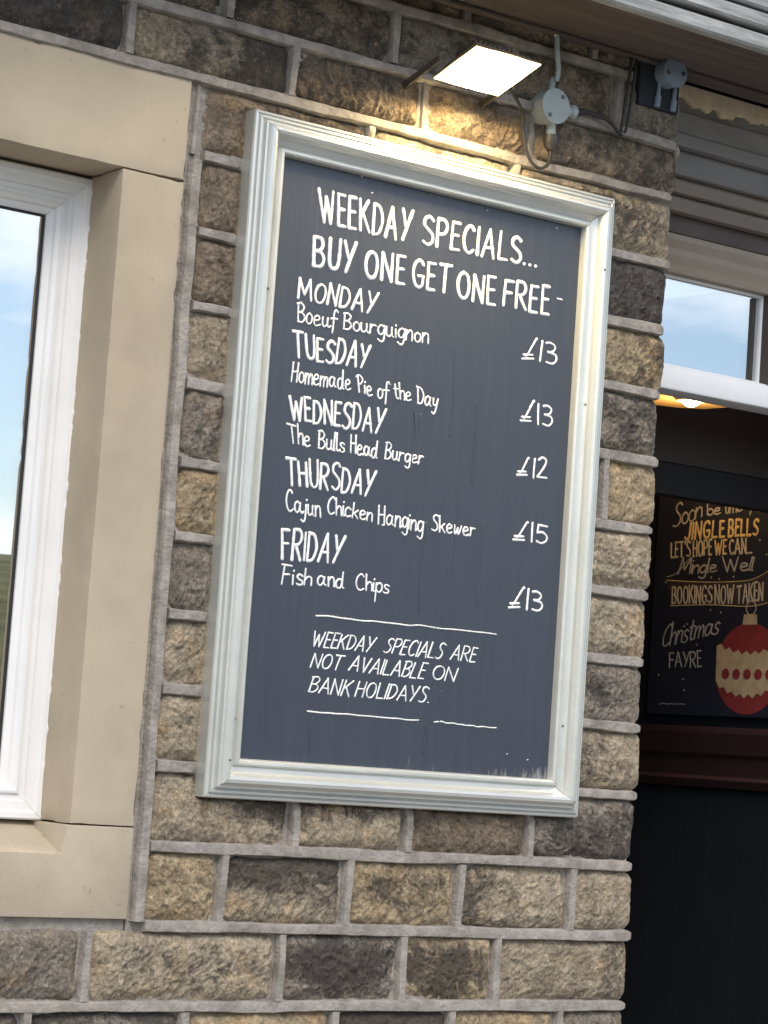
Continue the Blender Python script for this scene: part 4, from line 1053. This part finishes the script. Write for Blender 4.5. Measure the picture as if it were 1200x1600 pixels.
# festive board on the porch side wall
xb_ = thing('festive_chalkboard', (1.49, .7, 1.762), 'dark chalkboard in the porch with gold and white bookings lettering and a red bauble', 'chalkboard')
m_ = MB(); m_.box(1.489, 1.4995, .36, .952, 1.762, 2.375); pb = m_.build('board', material("festive_board_navy", (0.017, 0.020, 0.034), .5, .4, var=.2, vscale=8), xb_, bevel=.001)
to_porch = lambda u, v, d: (1.4888 - d, u, v)
M_GOLD = material("gold_chalk_paint", (0.60, 0.46, 0.23), .6, var=.15, vscale=60)
M_CHALK = material("ivory_chalk_paint", (0.50, 0.44, 0.34), .6, var=.15, vscale=60)
M_GREYCH = material("grey_chalk_paint", (0.36, 0.34, 0.32), .6, var=.15, vscale=60)
PW = {'gold': .0068, 'caps': .0052, 'script': .0046, 'thin': .0042, 'rule': .0022}
for style, text, *quad in PORCH_TEXT:
    key = 'gold' if style == 'gold' or text in ('WE',) else ('caps' if style in ('caps',) else 'script')
    q_ = MB(); write(q_, style, text, quad, to_porch, PW[style], .0004)
    q_.build('lettering', {'gold': M_GOLD, 'caps': M_CHALK, 'script': M_GREYCH}[key], pb, smooth=60)
# serifs on the gold letters come from short cross strokes; swash and ribbon outline
def mark(name, pts, w, mat):
    q_ = MB(); ribbon(q_, smooth_pts(pts), w, to_porch); q_.build(name, mat, pb, smooth=60)
mark('swash', [(.905, 2.098), (.870, 2.108), (.830, 2.140), (.805, 2.148)], .0028, M_GREYCH)
#, 2.098), (.870, 2.108), (.830, 2.140), (.805, 2.148)]), .0028, to_porch)
mark('ribbon_line', [(.9056, 2.09), (.7734, 2.0831), (.643, 2.0836), (.5928, 2.0923), (.5605, 2.1066)], .0020, M_GOLD)
mark('ribbon_line', [(.8866, 2.027), (.7557, 2.0281), (.6384, 2.0234), (.5878, 2.0256), (.5549, 2.0316)], .0020, M_GOLD)
for y, z in ((.7504, 2.0938), (.7225, 2.0896), (.6741, 2.0943), (.5931, 2.18), (.5684, 2.1448), (.7461, 2.0151), (.7103, 2.0093), (.7864, 1.9319), (.8276, 1.848), (.8221, 1.8216), (.9155, 1.8575), (.9086, 2.0853), (.8252, 1.9821)):
    mark('painted_snowflake', [(y, z), (y + .001, z)], .005, M_GREYCH)
# ribbon band behind the bookings line
m_ = MB()
up = [(.9056, 2.089), (.7734, 2.0822), (.643, 2.0826), (.5928, 2.0914), (.5605, 2.1056), (.50, 2.13)]
lo = [(.8866, 2.028), (.7557, 2.029), (.6384, 2.0244), (.5878, 2.0266), (.5549, 2.0326), (.49, 2.05)]
vs = [(1.48895, y, z) for y, z in smooth_pts(up)] + [(1.48895, y, z) for y, z in smooth_pts(lo)]
n = len(vs) // 2
m_.add(vs, [(i, i + 1, n + i + 1, n + i) for i in range(n - 1)])
m_.build('painted_ribbon', material("dull_brown_chalk", (.040, .030, .032), .6), pb)
# plain red and cream bauble painted in the corner
def flat_blob(name, pts, mat, x):
    q = smooth_pts(pts + [pts[0]])[:-1]
    mm = MB(); mm.prism(q, 'x', x, x + .0006); return mm.build(name, mat, pb)
M_PRED = material("red_chalk_paint", (.22, .028, .030), .6, var=.2, vscale=25)
M_PCRM = material("cream_chalk_paint", (.46, .36, .22), .6, var=.2, vscale=40)
cy_, cz_ = .610, 1.876
circ = lambda r, a0, a1, n=20, dy=0, dz=0: [(cy_ + dy + math.cos(a0 + (a1 - a0) * i / n) * r, cz_ + dz + math.sin(a0 + (a1 - a0) * i / n) * r) for i in range(n + 1)]
flat_blob('bauble', circ(.108, 0, 2 * math.pi)[:-1], M_PRED, 1.4882)
n = 15
top = [(cy_ + .107 - .214 * i / n, cz_ + .034 + .022 * ((i / n - .5) * 2) ** 2 + (.008 if i % 2 else -.002)) for i in range(n + 1)]
low = [(cy_ + .104 - .208 * i / n, cz_ - .062 + .030 * ((i / n - .5) * 2) ** 2 - (.008 if i % 2 else -.002)) for i in range(n + 1)]
mm = MB(); mm.prism(top + low[::-1], 'x', 1.4876, 1.4881); mm.build('bauble_band', M_PCRM, pb)
for i in range(5):
    mm = MB(); q = circ(.013, 0, 2 * math.pi, 10, .072 - .036 * i, -.013)[:-1]; mm.prism(q, 'x', 1.4870, 1.4875); mm.build('bauble_spot', M_PRED, pb)
mm = MB(); mm.prism([(cy_ - .024, cz_ + .104), (cy_ + .024, cz_ + .104), (cy_ + .021, cz_ + .128), (cy_ - .021, cz_ + .128)], 'x', 1.4875, 1.488); mm.build('bauble_cap', M_PCRM, pb)
mark('hanging_loop', circ(.016, 0, 2 * math.pi, 12, 0, .143), .0035, M_PCRM)
mark('bauble_shine', circ(.088, .35, 1.05, 6), .006, M_PCRM)

# ------------------------------------------------------------------ ground and what the glass reflects
M_PAVE = material("pavement_flags", (.26, .25, .235), .9, var=.15, vscale=2, bump=.3, bscale=30)
M_ROAD = material("road_asphalt", (.05, .05, .052), .9, var=.2, vscale=3, bump=.3, bscale=40)
M_FIELD = material("rough_field_grass", (.085, .10, .035), .95, var=.3, vscale=.4)
m_ = MB(); m_.add([(-900, -900, -.14), (900, -900, -.14), (900, 900, -.14), (-900, 900, -.14)], [(0, 1, 2, 3)]); structure('ground', m_, M_FIELD)
m_ = MB(); m_.box(-30, 30, -4.6, -.0, -.13, -.004); structure('pavement', m_, M_PAVE)
m_ = MB(); m_.add([(-60, -12, -.13), (60, -12, -.13), (60, -4.62, -.13), (-60, -4.62, -.13)], [(0, 1, 2, 3)]); structure('road', m_, M_ROAD)
# rough grassy hillside across the road
m_ = MB(); nx, ny = 150, 46; vs = []
for j in range(ny + 1):
    for i in range(nx + 1):
        x = -70 + 170 * i / nx; y = -12.4 - 60 * (j / ny) ** 1.3
        d = -y - 12.4
        z = -.145 + 5.95 * (1 - math.exp(-((d / 17) ** 1.6))) + noise.fractal(Vector((x * .35, y * .35, 2)), 1.0, 2.0, 4) * .10 * min(1, d / 3)
        vs.append((x, y, z))
m_.add(vs, [(j * (nx + 1) + i, j * (nx + 1) + i + 1, (j + 1) * (nx + 1) + i + 1, (j + 1) * (nx + 1) + i) for j in range(ny) for i in range(nx)])
M_HILL = material("rough_olive_grass", (.15, .145, .062), .95, .2, var=.45, vscale=1.6, bump=.6, bscale=14)
tag(m_.build('hill', M_HILL, smooth=80), kind='structure')
